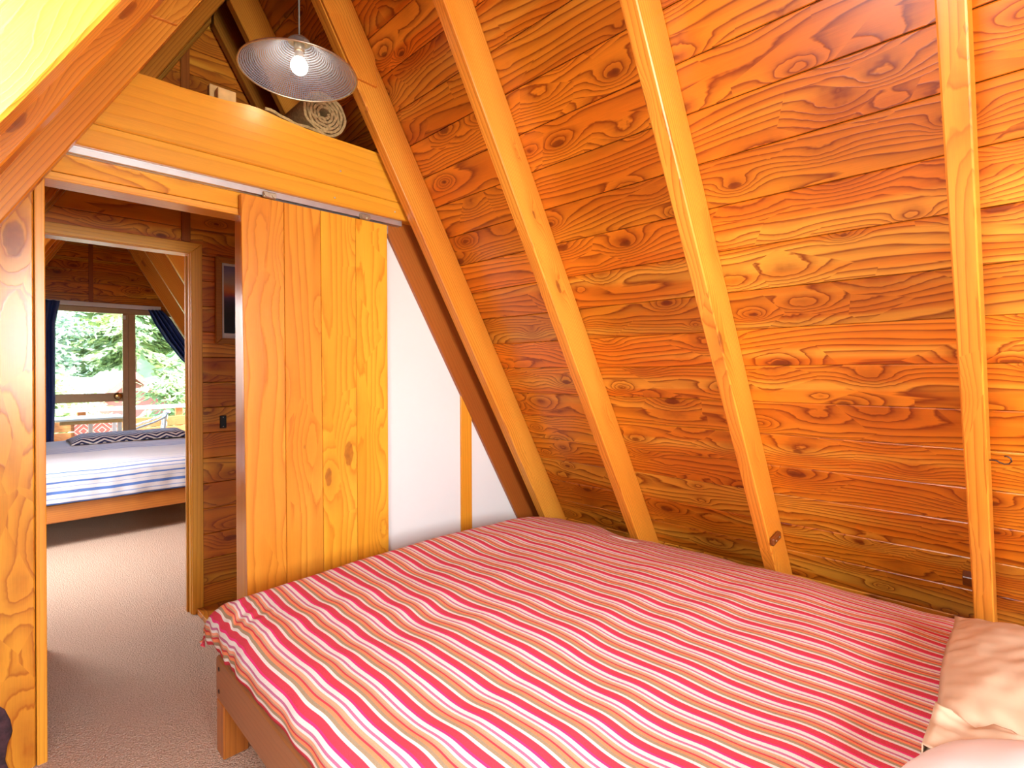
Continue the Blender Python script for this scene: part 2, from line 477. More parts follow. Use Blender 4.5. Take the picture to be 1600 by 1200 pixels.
def finish(bm, name, mat, W=None, parent=None, smooth=False, bev=0.0, seg=1):
    if bev > 0:
        bmesh.ops.bevel(bm, geom=list(bm.edges), offset=bev, segments=seg, affect='EDGES', profile=0.5)
    bmesh.ops.recalc_face_normals(bm, faces=bm.faces)
    me = bpy.data.meshes.new(name)
    bm.to_mesh(me); bm.free()
    if mat is not None: me.materials.append(mat)
    if smooth:
        for p in me.polygons: p.use_smooth = True
    return link(bpy.data.objects.new(name, me), W, parent)

def prism_bm(pts, t0, t1, bm=None):
    bm = bm or bmesh.new()
    a = [bm.verts.new((p[0], p[1], t0)) for p in pts]
    b = [bm.verts.new((p[0], p[1], t1)) for p in pts]
    n = len(pts)
    bm.faces.new(a[::-1]); bm.faces.new(b)
    for i in range(n):
        bm.faces.new((a[i], a[(i + 1) % n], b[(i + 1) % n], b[i]))
    return bm

def prism(name, pts, t, mat, W, parent=None, bev=0.0025):
    return finish(prism_bm(pts, 0, t), name, mat, W, parent, bev=bev)

CACHE = {}
def board(name, L, Wd, T, mat, W, parent=None, bev=0.0025, col=None):
    """board L along its own x, Wd along y, T along z; alike boards share mesh data"""
    k = (round(L, 4), round(Wd, 4), round(T, 4), mat.name, bev)
    if k in CACHE:
        o = link(bpy.data.objects.new(name, CACHE[k]), W, parent)
    else:
        o = prism(name, [(0, 0), (L, 0), (L, Wd), (0, Wd)], T, mat, W, parent, bev)
        CACHE[k] = o.data
    if col is not None: tone(o, col)
    return o

def horiz(x0, x1, y0, y1, z0, z1):
    """frame of a board lying along world X, seen face towards -Y: (W, L, Wd, T)"""
    return basis((x0, y1, z0), (1, 0, 0), (0, 0, 1)), x1 - x0, z1 - z0, y1 - y0
def hboard(name, x0, x1, y0, y1, z0, z1, mat, parent=None, **k):
    W, L, Wd, T = horiz(x0, x1, y0, y1, z0, z1)
    return board(name, L, Wd, T, mat, W, parent, **k)
def vboard(name, x0, x1, y0, y1, z0, z1, mat, parent=None, **k):
    """board standing along world Z"""
    return board(name, z1 - z0, x1 - x0, y1 - y0, mat, basis((x0, y0, z0), (0, 0, 1), (1, 0, 0)), parent, **k)
def yboard(name, x0, x1, y0, y1, z0, z1, mat, parent=None, **k):
    """board lying along world Y"""
    return board(name, y1 - y0, x1 - x0, z1 - z0, mat, basis((x1, y0, z0), (0, 1, 0), (-1, 0, 0)), parent, **k)

def lathe_bm(prof, seg=32, bm=None, close=False):
    bm = bm or bmesh.new()
    rings = []
    for r, z in prof:
        rings.append([bm.verts.new((r * math.cos(2 * math.pi * i / seg), r * math.sin(2 * math.pi * i / seg), z)) for i in range(seg)])
    for a, b in zip(rings, rings[1:]):
        for i in range(seg):
            bm.faces.new((a[i], a[(i + 1) % seg], b[(i + 1) % seg], b[i]))
    if close:
        bm.faces.new(rings[0][::-1]); bm.faces.new(rings[-1])
    return bm

def tube_bm(pts, r, seg=8, bm=None):
    bm = bm or bmesh.new()
    pts = [Vector(p) for p in pts]
    rings = []
    up = Vector((0, 0, 1))
    for i, p in enumerate(pts):
        d = (pts[min(i + 1, len(pts) - 1)] - pts[max(i - 1, 0)]).normalized()
        u = up if abs(d.dot(up)) < 0.9 else Vector((1, 0, 0))
        s = d.cross(u).normalized(); t = s.cross(d)
        rr = r[i] if isinstance(r, (list, tuple)) else r
        rings.append([bm.verts.new(p + rr * (math.cos(2 * math.pi * k / seg) * s + math.sin(2 * math.pi * k / seg) * t)) for k in range(seg)])
    for a, b in zip(rings, rings[1:]):
        for k in range(seg):
            bm.faces.new((a[k], a[(k + 1) % seg], b[(k + 1) % seg], b[k]))
    bm.faces.new(rings[0][::-1]); bm.faces.new(rings[-1])
    return bm

def tube(name, pts, r, mat, parent=None, seg=8, W=None):
    return finish(tube_bm(pts, r, seg), name, mat, W, parent, smooth=True)

rnd = random.Random(7)

# ================================================================ STRUCTURE
# ---- floor
fl = finish(prism_bm([(-1.35, YB - 0.1), (3.2, YB - 0.1), (3.2, Y3 + 0.05), (-1.35, Y3 + 0.05)], -0.12, 0.0), 'floor', M['carpet'])
tag(fl, 'beige loop-pile carpet running from the bedroom through the passage', 'floor', kind='structure')

# ---- sloping ceilings: sheathing with the lining planks as children
SEAMS = [1.234, 1.074, 0.904, 0.742, 0.576, 0.409, 0.246, 0.083, -0.089, -0.251, -0.42, -0.583, -0.756, -0.926]
ts = list(SEAMS)
while ts[0] < 2.62: ts.insert(0, ts[0] + 0.1655)
while ts[-1] > -1.40: ts.append(ts[-1] - 0.1655)
ts[0] = 2.70; ts[-1] = -1.475

def slope_frame(side, t, y):
    """frame on the boards' inner face: x along +Y, y up the slope, z outwards"""
    d = D0 + DEP
    p = Vector((NX * d - NZ * t, y, NZ * d + NX * t))
    up = Vector((-NZ, 0, NX))
    if side < 0:
        p.x = 2 * XR - p.x; up.x = -up.x
        return basis((p.x, y, p.z), (0, 1, 0), up)
    return basis(p, (0, 1, 0), up)

def ceiling_side(side, name, label):
    sgn = -1 if side > 0 else 1
    Wm = slope_frame(side, -1.60, YB - 0.9)  # sheathing overhangs the back wall unseen, added to keep the sun out
    s = board(name, Y3 - YB + 1.6, 4.35, 0.05, M['board_core'], Wm @ Matrix.Translation((0, 0, 0.024 if side > 0 else -0.074)), bev=0.0)
    tag(s, label, 'ceiling', kind='structure')
    for k in range(len(ts) - 1):
        t1, t0 = ts[k], ts[k + 1]
        for (ya, yb) in ((YB - 0.05, Y2 + 0.03), (Y2 + 0.032, Y3 - 0.002)):
            Wp = slope_frame(side, t0 + 0.0012, ya)
            o = board('plank', yb - ya, t1 - t0 - 0.0024, 0.02, M['ceil'], Wp @ Matrix.Translation((0, 0, 0.0 if side > 0 else -0.02)), s, bev=0.0028)
            tone(o, rtone(rnd, 0.80, 1.18, 0.07))
    return s
ceil_r = ceiling_side(1, 'ceiling', 'steep ceiling slope of knotty orange planks beside the striped bed')
ceil_l = ceiling_side(-1, 'ceiling', 'opposite ceiling slope of knotty planks above the doorway side')

# ---- partition with the sliding door
wp = empty('wall_partition', (1.0, Y1, 0))
tag(wp, 'partition wall with white lining panel and timber jambs beside the bed', 'wall', kind='structure')
YW = 2.425
xs = lambda z, dd: xr_at(z, dd)
lin_poly = [(0.80, 0.0), (xs(0.0, 0.10), 0.0), (xs(2.125, 0.10), 2.125), (0.80, 2.125)]
prism('lining_panel', lin_poly, 0.06, M['white_wall'], basis((0, YW + 0.06, 0), (1, 0, 0), (0, 0, 1)), wp, bev=0)
vboard('batten', 1.982, 2.066, YW - 0.012, YW, 0.0, 1.35, M['trim'], wp, col=1.05)
# raking trim against the rafter
L_tr = 2.55
pz = 2.128
p0 = Vector((xr_at(pz, -0.095), YW - 0.022, pz))
dn = Vector((NZ, 0, -NX))
pts = [(0, 0), (L_tr, 0), (L_tr, 0.185), (-0.10, 0.185)]
tone(prism('raking_trim', pts, 0.022, M['redtrim'], basis(p0 + Vector((0, 0.022, 0)), dn, (NX, 0, NZ)), wp), 0.95)
# jambs and head
vboard('jamb', 0.107, 0.1345, Y1, 2.515, 0.0, 2.012, M['trim'], wp, col=1.12)
vboard('jamb', 0.772, 0.80, Y1, 2.515, 0.0, 2.012, M['trim'], wp, col=0.95)
hboard('head_jamb', 0.107, 0.80, Y1, 2.515, 2.0125, 2.0405, M['trim'], wp, col=1.12)
hboard('lintel_board', 0.107, 0.90, Y1, 2.46, 2.0425, 2.125, M['slab'], wp, col=(1.1, 1.1, 0.95))
# live-edged slab left of the doorway
zc = lambda x: zl_at(x, 0.14)
slab_pts = [(0.0, 0.1045), (0.0, 0.045), (0.06, 0.030), (0.11, 0.036), (0.15, 0.052), (0.19, 0.047), (0.23, 0.030), (0.27, 0.005), (0.33, -0.06), (0.45, -0.13),
            (0.8, -0.22), (1.30, -0.26), (zc(-0.26) - 0.02, -0.26), (2.04, xl_at(2.04, 0.14) + 0.0), (2.04, 0.1045)]
slab_pts = [p for i, p in enumerate(slab_pts)]
o = prism('live_edge_slab', slab_pts, 0.06, M['slab'], basis((0, Y1, 0), (0, 0, 1), (1, 0, 0)), wp, bev=0.004)
o['label'] = 'glossy live-edge slab with dark knots beside the doorway'
bark_pts = [(0.0, 0.043), (0.06, 0.029), (0.11, 0.035), (0.15, 0.051), (0.19, 0.046), (0.23, 0.029), (0.27, 0.004), (0.33, -0.061), (0.45, -0.131), (0.7, -0.20), (0.7, -0.40), (0.0, -0.40)]
o = prism('bark_edge', bark_pts, 0.05, M['bark'], basis((0, Y1 + 0.012, 0), (0, 0, 1), (1, 0, 0)), wp, bev=0.003)
# lining further left, down to the floor
prism('side_lining', [(xl_at(0.0, 0.14), 0), (-0.41, 0), (-0.27, 0.72), (-0.27, zc(-0.27) - 0.01)], 0.04, M['wall'], basis((0, Y1 + 0.06, 0), (1, 0, 0), (0, 0, 1)), wp)

# ---- passage wall with inner doorway
w2 = empty('wall_passage', (0.5, Y2, 0))
tag(w2, 'passage wall of horizontal knotty boards with an open doorway', 'wall', kind='structure')
def wall_rows(parent, yf, thick, z0, z1, pitch, holes, dd, mat, seed):
    """horizontal boards clipped by the roof slopes; holes = [(x0,x1,zlo,zhi)]"""
    r = random.Random(seed)
    z = z0
    while z < z1 - 0.01:
        zt = min(z + pitch, z1)
        cuts = [(None, None)]
        segs = []
        zl, zh = z + 0.0012, zt - 0.0012
        hs = [h for h in holes if h[2] < zh - 1e-3 and h[3] > zl + 1e-3]
        # split in height where a hole edge falls inside the row
        edges = sorted({zl, zh, *[e for h in hs for e in (h[2], h[3]) if zl + 0.004 < e < zh - 0.004]})
        for a, b in zip(edges, edges[1:]):
            act = [h for h in hs if h[2] < b - 1e-3 and h[3] > a + 1e-3]
            L0, L1 = xl_at(a, dd), xl_at(b, dd)
            R0, R1 = xr_at(a, dd), xr_at(b, dd)
            xs_ = []
            cur = (L0, L1)
            for h in sorted(act):
                xs_.append((cur, (h[0], h[0]))); cur = (h[1], h[1])
            xs_.append((cur, (R0, R1)))
            for (l, q) in xs_:
                if q[0] - l[0] < 0.01 or q[1] - l[1] < 0.005: continue
                ox = l[0]
                segs.append(([(l[0] - ox, 0), (q[0] - ox, 0), (q[1] - ox, b - a), (l[1] - ox, b - a)], ox, a))
        for poly, ox, a in segs:
            tone(prism('wall_board', poly, thick, mat, basis((ox, yf + thick, a), (1, 0, 0), (0, 0, 1)), parent, bev=0.0025), rtone(r, 0.82, 1.15, 0.06))
        z = zt
wall_rows(w2, Y2, 0.02, 0.0, 3.55, 0.1425, [(0.165, 0.80, -1, 2.012)], DEP, M['wall'], 3)
back = [(xl_at(0), 0), (0.165, 0), (0.165, 2.012), (0.80, 2.012), (0.80, 0), (xr_at(0), 0), (XR, RIDGE)]
prism('wall_core', back, 0.07, M['board_core'], basis((0, Y2 + 0.0905, 0), (1, 0, 0), (0, 0, 1)), w2, bev=0)
vboard('batten', 0.741, 0.784, Y2 - 0.014, Y2, 2.06, zr_at(0.76, 0) + 0.2, M['redtrim'], w2)
# casing of the inner doorway
def mitre_casing(parent, x0, x1, zt, w, y0, y1, col):
    tone(prism('door_casing', [(0, 0), (zt, 0), (zt + w, w), (0, w)], y1 - y0, M['trim'], basis((x1, y0, 0), (0, 0, 1), (1, 0, 0)), parent), col)
    tone(prism('door_casing', [(0, 0), (zt, 0), (zt + w, -w), (0, -w)][::-1], y1 - y0, M['trim'], basis((x0, y0, 0), (0, 0, 1), (1, 0, 0)), parent), col)
    tone(prism('door_casing', [(x0, 0), (x1, 0), (x1 + w, w), (x0 - w, w)], y1 - y0, M['trim'], basis((0, y1, zt), (1, 0, 0), (0, 0, 1)), parent), col)
mitre_casing(w2, 0.178, 0.784, 2.000, 0.055, Y2 - 0.018, Y2 - 0.0005, 0.95)
vboard('jamb', 0.7800, 0.7995, Y2 + 0.0005, Y2 + 0.10, 0.0, 1.996, M['trim'], w2, col=0.9)
vboard('jamb', 0.1655, 0.184, Y2 + 0.0005, Y2 + 0.10, 0.0, 1.996, M['trim'], w2, col=0.9)
vboard('door_stop', 0.7715, 0.7795, Y2 + 0.045, Y2 + 0.070, 0.0, 1.990, M['trim'], w2, col=0.8)
hboard('head_jamb', 0.1655, 0.7995, Y2 + 0.0005, Y2 + 0.10, 1.9965, 2.0115, M['trim'], w2, col=0.9)

# ---- far window wall
w3 = empty('wall_gable', (XR, Y3, 0))
tag(w3, 'far gable wall of reddish boards above the sliding window', 'wall', kind='structure')
WX0, WX1, WZ0, WZ1 = -0.10, 2.02, 0.03, 2.13
holes3 = [(-0.12, min(2.02, 9), -1, 2.135)]
def wall3():
    r = random.Random(5)
    z = 0.0
    while z < 3.55:
        zt = z + 0.1425
        for a, b in ([(z, zt)] if not (z < 2.135 < zt) else [(z, 2.135), (2.135, zt)]):
            L0, L1, R0, R1 = xl_at(a), xl_at(b), xr_at(a), xr_at(b)
            pieces = [((L0, L1), (R0, R1))] if a >= 2.134 else [((L0, L1), (WX0, WX0)), ((WX1, WX1), (R0, R1))]
            for l, q in pieces:
                if q[0] - l[0] < 0.01 or q[1] - l[1] < 0.004: continue
                tone(prism('wall_board', [(0, 0), (q[0] - l[0], 0), (q[1] - l[0], b - a - .002), (l[1] - l[0], b - a - .002)], 0.02, M['ceil'],
                           basis((l[0], Y3 + 0.02, a), (1, 0, 0), (0, 0, 1)), w3), rtone(r, 0.72, 1.0, 0.05))
        z = zt
wall3()
prism('wall_core', [(xl_at(0), 0), (WX0, 0), (WX0, 2.135), (WX1 - 0.32, 2.135), (WX1, 1.6), (WX1, 0), (xr_at(0), 0), (XR, RIDGE)], 0.09, M['board_core'],
      basis((0, Y3 + 0.112, 0), (1, 0, 0), (0, 0, 1)), w3, bev=0)
vboard('batten', 0.836, 0.878, Y3 - 0.014, Y3, 2.19, 3.38, M['redtrim'], w3)

# ---- far sliding window
win = empty('window_1', (1.0, Y3 + 0.05, 0))
tag(win, 'bronze framed sliding window opening to the balcony', 'window', kind='structure')
yw0, yw1 = Y3 + 0.02, Y3 + 0.075
FR = M['bronze']
hboard('head_frame', WX0, WX1, yw0, yw1, 2.07, 2.132, FR, win, bev=0.004)
hboard('sill_frame', WX0, WX1, yw0, yw1, 0.0, 0.05, FR, win, bev=0.004)
vboard('side_frame', WX0, WX0 + 0.05, yw0, yw1, 0.05, 2.07, FR, win, bev=0.004)
vboard('side_frame', WX1 - 0.05, WX1, yw0, yw1, 0.05, 2.07, FR, win, bev=0.004)
vboard('mullion', 1.165, 1.222, yw0 - 0.012, yw0 + 0.02, 0.05, 2.07, FR, win, bev=0.004)
vboard('mullion', 1.224, 1.30, yw0 + 0.012, yw1, 0.05, 2.07, FR, win, bev=0.004)
mr = hboard('mid_rail', WX0 + 0.05, 1.165, yw0 - 0.008, yw0 + 0.02, 0.985, 1.09, FR, win, bev=0.004)
k = finish(lathe_bm([(0.0, 0.0), (0.042, 0.0), (0.045, 0.012), (0.030, 0.022), (0.018, 0.026), (0.0, 0.027)], 20), 'knob', M['brass'],
           basis((1.115, yw0 - 0.008, 1.05), (1, 0, 0), (0, 0, 1)), mr, smooth=True)
finish(lathe_bm([(0.0, 0.0), (0.012, 0.0), (0.012, 0.05), (0.0, 0.05)], 10), 'latch', M['white_metal'],
       basis((1.185, yw0 - 0.02, 2.0), (1, 0, 0), (0, 1, 0)), win, smooth=True)
for (a, b, zl, zh) in ((WX0 + 0.05, 1.165, 0.05, 0.985), (WX0 + 0.05, 1.165, 1.09, 2.07), (1.30, WX1 - 0.05, 0.05, 2.07)):
    hboard('pane', a, b, yw0 + 0.030, yw0 + 0.034, zl, zh, M['glass'], win, bev=0)
hb = hboard('pelmet', 0.10, 1.56, Y3 - 0.05, Y3 - 0.002, 2.136, 2.185, M['white_wall'], win, bev=0.004)

# ---- wall behind the camera, with an unseen window assumed for the light
wb_ = empty('wall_back', (XR, YB, 0))
tag(wb_, 'back gable wall around the assumed window behind the bed head', 'wall', kind='structure')
BX0, BX1, BZ0, BZ1 = -0.05, 1.28, 1.10, 2.40
for z0_, z1_, pcs in ((0, BZ0, [(None, None)]), (BZ0, BZ1, [(None, BX0), (BX1, None)]), (BZ1, 3.45, [(None, None)])):
    z = z0_
    while z < z1_ - 0.01:
        zt = min(z + 0.1655, z1_)
        for a, b in pcs:
            l0, l1 = (xl_at(z), xl_at(zt)) if a is None else (a, a)
            r0, r1 = (xr_at(z), xr_at(zt)) if b is None else (b, b)
            if a is None and b is not None: l0, l1 = min(l0, b - .01), min(l1, b - .01)
            if r0 - l0 < 0.02 or r1 - l1 < 0.005: 
                continue
            tone(prism('wall_board', [(0, 0), (r0 - l0, 0), (r1 - l0, zt - z - .002), (l1 - l0, zt - z - .002)], 0.03, M['ceil'],
                       basis((l0, YB, z), (1, 0, 0), (0, 0, 1)), wb_), rtone(rnd))
        z = zt
bw = empty('assumed_back_window', (0.42, YB, BZ0))
tag(bw, 'assumed, unseen timber framed window behind the bed head', 'window', kind='structure')
hboard('frame', BX0, BX1, YB - 0.07, YB + 0.01, BZ0, BZ0 + 0.04, M['trim'], bw)
hboard('frame', BX0, BX1, YB - 0.07, YB + 0.01, BZ1 - 0.04, BZ1, M['trim'], bw)
vboard('frame', BX0, BX0 + 0.04, YB - 0.07, YB + 0.01, BZ0 + 0.04, BZ1 - 0.04, M['trim'], bw)
vboard('frame', BX1 - 0.04, BX1, YB - 0.07, YB + 0.01, BZ0 + 0.04, BZ1 - 0.04, M['trim'], bw)
hboard('pane', BX0 + 0.04, BX1 - 0.04, YB - 0.04, YB - 0.035, BZ0 + 0.04, BZ1 - 0.04, M['glass'], bw, bev=0)

# ---- unseen windows added to the doorway-side slope to carry the fill lights
def added_slope_window(name, label, y0, y1, t0, t1):
    w = empty(name, (slope_frame(-1, (t0 + t1) / 2, (y0 + y1) / 2)).translation)
    tag(w, label, 'window', kind='structure')
    def piece(nm, ya, yb, ta, tb, th, mat, off):
        Wp = slope_frame(-1, ta, ya) @ Matrix.Translation((0, 0, off))
        board(nm, yb - ya, tb - ta, th, mat, Wp, w, bev=0.002 if mat is not M['glass'] else 0)
    piece('frame', y0, y1, t0, t0 + 0.04, 0.03, M['trim'], 0.001)
    piece('frame', y0, y1, t1 - 0.04, t1, 0.03, M['trim'], 0.001)
    piece('frame', y0, y0 + 0.02, t0 + 0.041, t1 - 0.041, 0.03, M['trim'], 0.001)
    piece('frame', y1 - 0.02, y1, t0 + 0.041, t1 - 0.041, 0.03, M['trim'], 0.001)
    piece('pane', y0 + 0.02, y1 - 0.02, t0 + 0.04, t1 - 0.04, 0.004, M['glass'], 0.010)
TC = (1.49 - NZ * (D0 + DEP)) / NX
added_slope_window('added_roof_window', 'unseen roof window added for fill light, doorway-side slope near the bed head', 0.170, 0.690, TC - 0.62, TC + 0.62)
added_slope_window('added_far_roof_window', 'unseen roof window added for fill light, doorway-side slope of the far room', 4.355, 4.995, TC - 0.62, TC + 0.62)

# ---- loft shelf over the passage and the boarded landing at its end
sh = empty('ceiling', (1.0, 2.9, 2.42))
tag(sh, 'low boarded ceiling over the passage that carries the carpet roll', 'ceiling', kind='structure')
y = 2.505
while y < Y2 - 0.02:
    yn = min(y + 0.16, Y2 - 0.001)
    hboard('plank', xl_at(2.46, 0.15), xr_at(2.46, 0.15), y, yn - 0.002, 2.43, 2.455, M['wall'], sh, col=rtone(rnd, 0.85, 1.05))
    y = yn
ld = empty('floor', (1.2, 2.9, 0))
tag(ld, 'low boarded landing at the passage end behind the sliding door', 'floor', kind='structure')
x = 0.803
while x < 1.9:
    yboard('plank', x, x + 0.118, 2.52, Y2 - 0.019, 0.001, 0.03, M['wall'], ld, col=rtone(rnd, 0.85, 1.05))
    x += 0.12

# ================================================================ THINGS
# ---- rafters
def rafter(side, ya, yb, label, group, low=-0.25, extra=0.0, gusset=None, col=1.0, t_top=None):
    """rafter from the floor to the ridge; extra = how much deeper than the others"""
    d = D0 - extra
    tb = -(NZ * d) / NX + 0.02                       # at the floor
    tt = (NX * d - XR) / NZ - 0.012                  # at the ridge (underside)
    tt_top = (NX * (D0 + DEP) - XR) / NZ - 0.012
    h = DEP + extra - 0.001
    tb2 = -(NZ * (D0 + DEP)) / NX + 0.02
    pts = [(tb, 0), (tt, 0), (tt_top, h), (tb2, h)]
    up = Vector((-NZ, 0, NX)); nn = Vector((NX, 0, NZ))
    o3 = Vector((NX * d, 0, NZ * d))
    if side < 0:
        up.x = -up.x; nn.x = -nn.x; o3.x = 2 * XR - o3.x
        W = basis((o3.x, ya, o3.z), up, nn)          # z = up x n
    else:
        W = basis((o3.x, yb, o3.z), up, nn)
    zdir = W.to_3x3() @ Vector((0, 0, 1))
    if zdir.y > 0: W.translation = Vector((o3.x, ya, o3.z))
    else: W.translation = Vector((o3.x, yb, o3.z))
    root = prism('rafter', pts, yb - ya, M['rafter'], W, bev=0.004)
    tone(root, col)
    tag(root, label, 'rafter', group)
    if gusset is not None:
        zs = gusset
        tg = (zs - NZ * D0) / NX
        g = 0.018
        gp = [(tg + 0.03, 0.003), (tg - 0.03, 0.10), (tg + 0.10, h - 0.002), (tt_top - 0.08, h - 0.002), (tt - 0.02, 0.003)]
        if zdir.y > 0: Wg = W @ Matrix.Translation((0, 0, -g))
        else: Wg = W @ Matrix.Translation((0, 0, yb - ya))
        tone(prism('splice_plate', gp, g, M['rafter'], Wg, root, bev=0.003), col)
    return root
GR, GL = 'rafters of the bed-side slope', 'rafters of the doorway-side slope'
R4 = rafter(1, 0.102, 0.157, 'pale orange rafter with a steel hook, standing behind the pillows', GR, col=1.08)
R3 = rafter(1, 0.835, 0.890, 'rafter with a small brown toggle block near the bed', GR, col=(1.08, 1.04, 1.0))
R2 = rafter(1, 1.557, 1.615, 'rafter second from the white wall panel, above the middle of the bed', GR, col=1.03)
R1 = rafter(1, 2.255, 2.318, 'rafter running down beside the white wall panel with spliced top', GR, gusset=2.69, col=0.97)
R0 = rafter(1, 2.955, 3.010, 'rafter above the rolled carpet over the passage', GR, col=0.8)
rafter(1, 3.222, 3.278, 'rafter with shade put into its tone, against the boarded passage gable', GR, col=0.5)  # lowered tone stands in for the shadow on this rafter
rafter(1, -0.63, -0.575, 'bed-side rafter just beyond the bed head', GR)
for i, yy in enumerate((-1.36, -2.09)):
    nm = ('middle', 'last')[i]
    rafter(1, yy, yy + 0.055, nm + ' rafter between the bed head and the assumed back window, bed side', GR)
    rafter(-1, yy, yy + 0.055, nm + ' rafter between the bed head and the assumed back window, doorway side', GL)
rafter(-1, 0.835, 0.892, 'deep bright rafter on the doorway side, next to the assumed back window', GL, extra=0.075, col=1.12)
rafter(-1, 1.60, 1.668, 'straight-grained rafter crossing in front of the live-edge slab top', GL, col=1.03)
rafter(-1, 2.255, 2.318, 'doorway-side rafter with spliced end, crossing the thick beam', GL, gusset=2.60, col=0.97)
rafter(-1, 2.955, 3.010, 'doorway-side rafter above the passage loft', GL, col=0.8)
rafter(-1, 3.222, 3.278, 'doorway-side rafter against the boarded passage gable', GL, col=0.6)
rafter(-1, 0.102, 0.157, 'doorway-side rafter next to the bed head', GL)
rafter(-1, -0.63, -0.575, 'doorway-side rafter beyond the bed head', GL)
far_lab = ['rafter against the far window wall over the tied curtain', 'second rafter from the far window wall', 'third rafter from the far window wall',
           'fourth rafter from the far window wall', 'fifth rafter from the far window wall', 'sixth rafter from the far window wall', 'rafter behind the passage wall in the far room']
for i, yf in enumerate((7.66, 7.06, 6.42, 5.75, 5.05, 4.35, 3.65)):
    rafter(1, yf - 0.05, yf, far_lab[i] + ', blue curtain side' if i == 0 else far_lab[i] + ', tied curtain slope', 'rafters in the far bedroom', col=0.92)
    rafter(-1, yf - 0.05, yf, far_lab[i].replace('over the tied curtain', 'over the straight hanging curtain') if i == 0 else far_lab[i] + ', straight curtain slope', 'rafters in the far bedroom', col=0.92)

# toggle on R3, hook and block on R4
tg = board('toggle', 0.098, 0.036, 0.020, M['redtrim'], basis((2.452, 0.8345, 0.552), (0.98, 0, 0.17), (-0.17, 0, 0.98)), R3, bev=0.006, col=(0.55, 0.5, 0.6))
for dx in (0.030, 0.072):
    finish(lathe_bm([(0.0, 0.0), (0.0045, 0.0), (0.003, 0.002), (0.0, 0.0025)], 10), 'screw', M['screw'],
           tg.matrix_basis.copy() if False else basis(Vector((2.452, 0.8145, 0.552)) + Vector((0.98, 0, 0.17)) * dx + Vector((-0.17, 0, 0.98)) * 0.017, (1, 0, 0), (0, 0, 1)), tg, smooth=True)
hp = [(2.268, 0.108, 1.045), (2.268, 0.095, 1.045), (2.268, 0.085, 1.045), (2.266, 0.078, 1.040), (2.264, 0.066, 1.036), (2.264, 0.056, 1.038), (2.265, 0.050, 1.046), (2.267, 0.052, 1.056), (2.268, 0.060, 1.061), (2.268, 0.067, 1.060)]
hk = tube('screw_hook', hp, 0.0026, M['dark_metal'], R4, 8)
board('stop_block', 0.035, 0.045, 0.03, M['redtrim'], basis((2.545, 0.189, 0.535), (NX, 0, NZ), (-NZ, 0, NX)), R4, col=0.35)

# ---- thick beam with live upper edge
bx = lambda z: xl_at(z, 0.15)
top = [(0.31, 2.448), (0.443, 2.453), (0.527, 2.451), (0.616, 2.454), (0.691, 2.458), (0.77, 2.470), (0.82, 2.471), (0.854, 2.467), (0.92, 2.452), (1.035, 2.449), (1.159, 2.447), (1.30, 2.447)]
SEAM_Z = 2.222
bmv = empty('beam', (0.8, 2.42, 2.134))
tag(bmv, 'thick yellow timber beam with a wavy top edge above the sliding door', 'beam')
yb0, yb1 = 2.345, 2.500
e1 = 0.115
up_pts = [(bx(SEAM_Z), SEAM_Z + 0.0008), (xr_at(SEAM_Z, e1), SEAM_Z + 0.0008), (xr_at(2.447, e1), 2.447)] + top[::-1] + [(bx(2.448), 2.448)]
ox = bx(2.134)
prism('upper_plank', [(p[0] - ox, p[1] - 2.134) for p in up_pts], yb1 - yb0, M['beam'], basis((ox, yb1, 2.134), (1, 0, 0), (0, 0, 1)), bmv, bev=0.005)
prism('lower_plank', [(p[0] - ox, p[1] - 2.134) for p in [(bx(2.134), 2.134), (xr_at(2.134, e1), 2.134), (xr_at(SEAM_Z, e1), SEAM_Z - 0.0008), (bx(SEAM_Z), SEAM_Z - 0.0008)]], yb1 - yb0, M['beam'],
      basis((ox, yb1, 2.134), (1, 0, 0), (0, 0, 1)), bmv, bev=0.004)
for (sx_, sz_) in ((1.49, 2.168), (1.19, 2.30), (1.16, 2.165)):
    finish(lathe_bm([(0.0, 0.0), (0.005, 0.0), (0.0035, 0.003), (0.0, 0.0035)], 10), 'screw', M['screw'], basis((sx_, yb0 - 0.0005, sz_), (1, 0, 0), (0, 0, 1)), bmv, smooth=True)

# ---- sliding door with its track
tr = empty('sliding_door_track', (0.8, 2.385, 2.11))
tag(tr, 'grey aluminium track for the sliding door under the beam', 'door track')
tp = [(0, 0), (0.036, 0), (0.036, 0.027), (0.033, 0.027), (0.033, 0.003), (0.021, 0.003), (0.021, 0.001), (0.015, 0.001), (0.015, 0.003), (0.003, 0.003), (0.003, 0.027), (0, 0.027)]
Lx0, Lx1 = 0.075, 1.545
def track():
    bm = bmesh.new()
    prof = [(2.366, 2.128), (2.366, 2.108), (2.380, 2.108), (2.380, 2.111), (2.369, 2.111), (2.369, 2.128)]
    for pr in (prof, [(2 * 2.3845 - a, b) for a, b in prof][::-1]):
        v0 = [bm.verts.new((Lx0, a, b)) for a, b in pr]; v1 = [bm.verts.new((Lx1, a, b)) for a, b in pr]
        n = len(pr)
        for i in range(n): bm.faces.new((v0[i], v0[(i + 1) % n], v1[(i + 1) % n], v1[i]))
        bm.faces.new(v0[::-1]); bm.faces.new(v1)
    return finish(bm, 'channel', M['alu'], None, tr)
track()
hboard('mount_plate', Lx0, Lx1, 2.366, 2.403, 2.1285, 2.1335, M['alu'], tr, bev=0)
hboard('end_bracket', Lx0 + 0.005, Lx0 + 0.03, 2.360, 2.364, 2.085, 2.128, M['alu'], tr, bev=0.001)

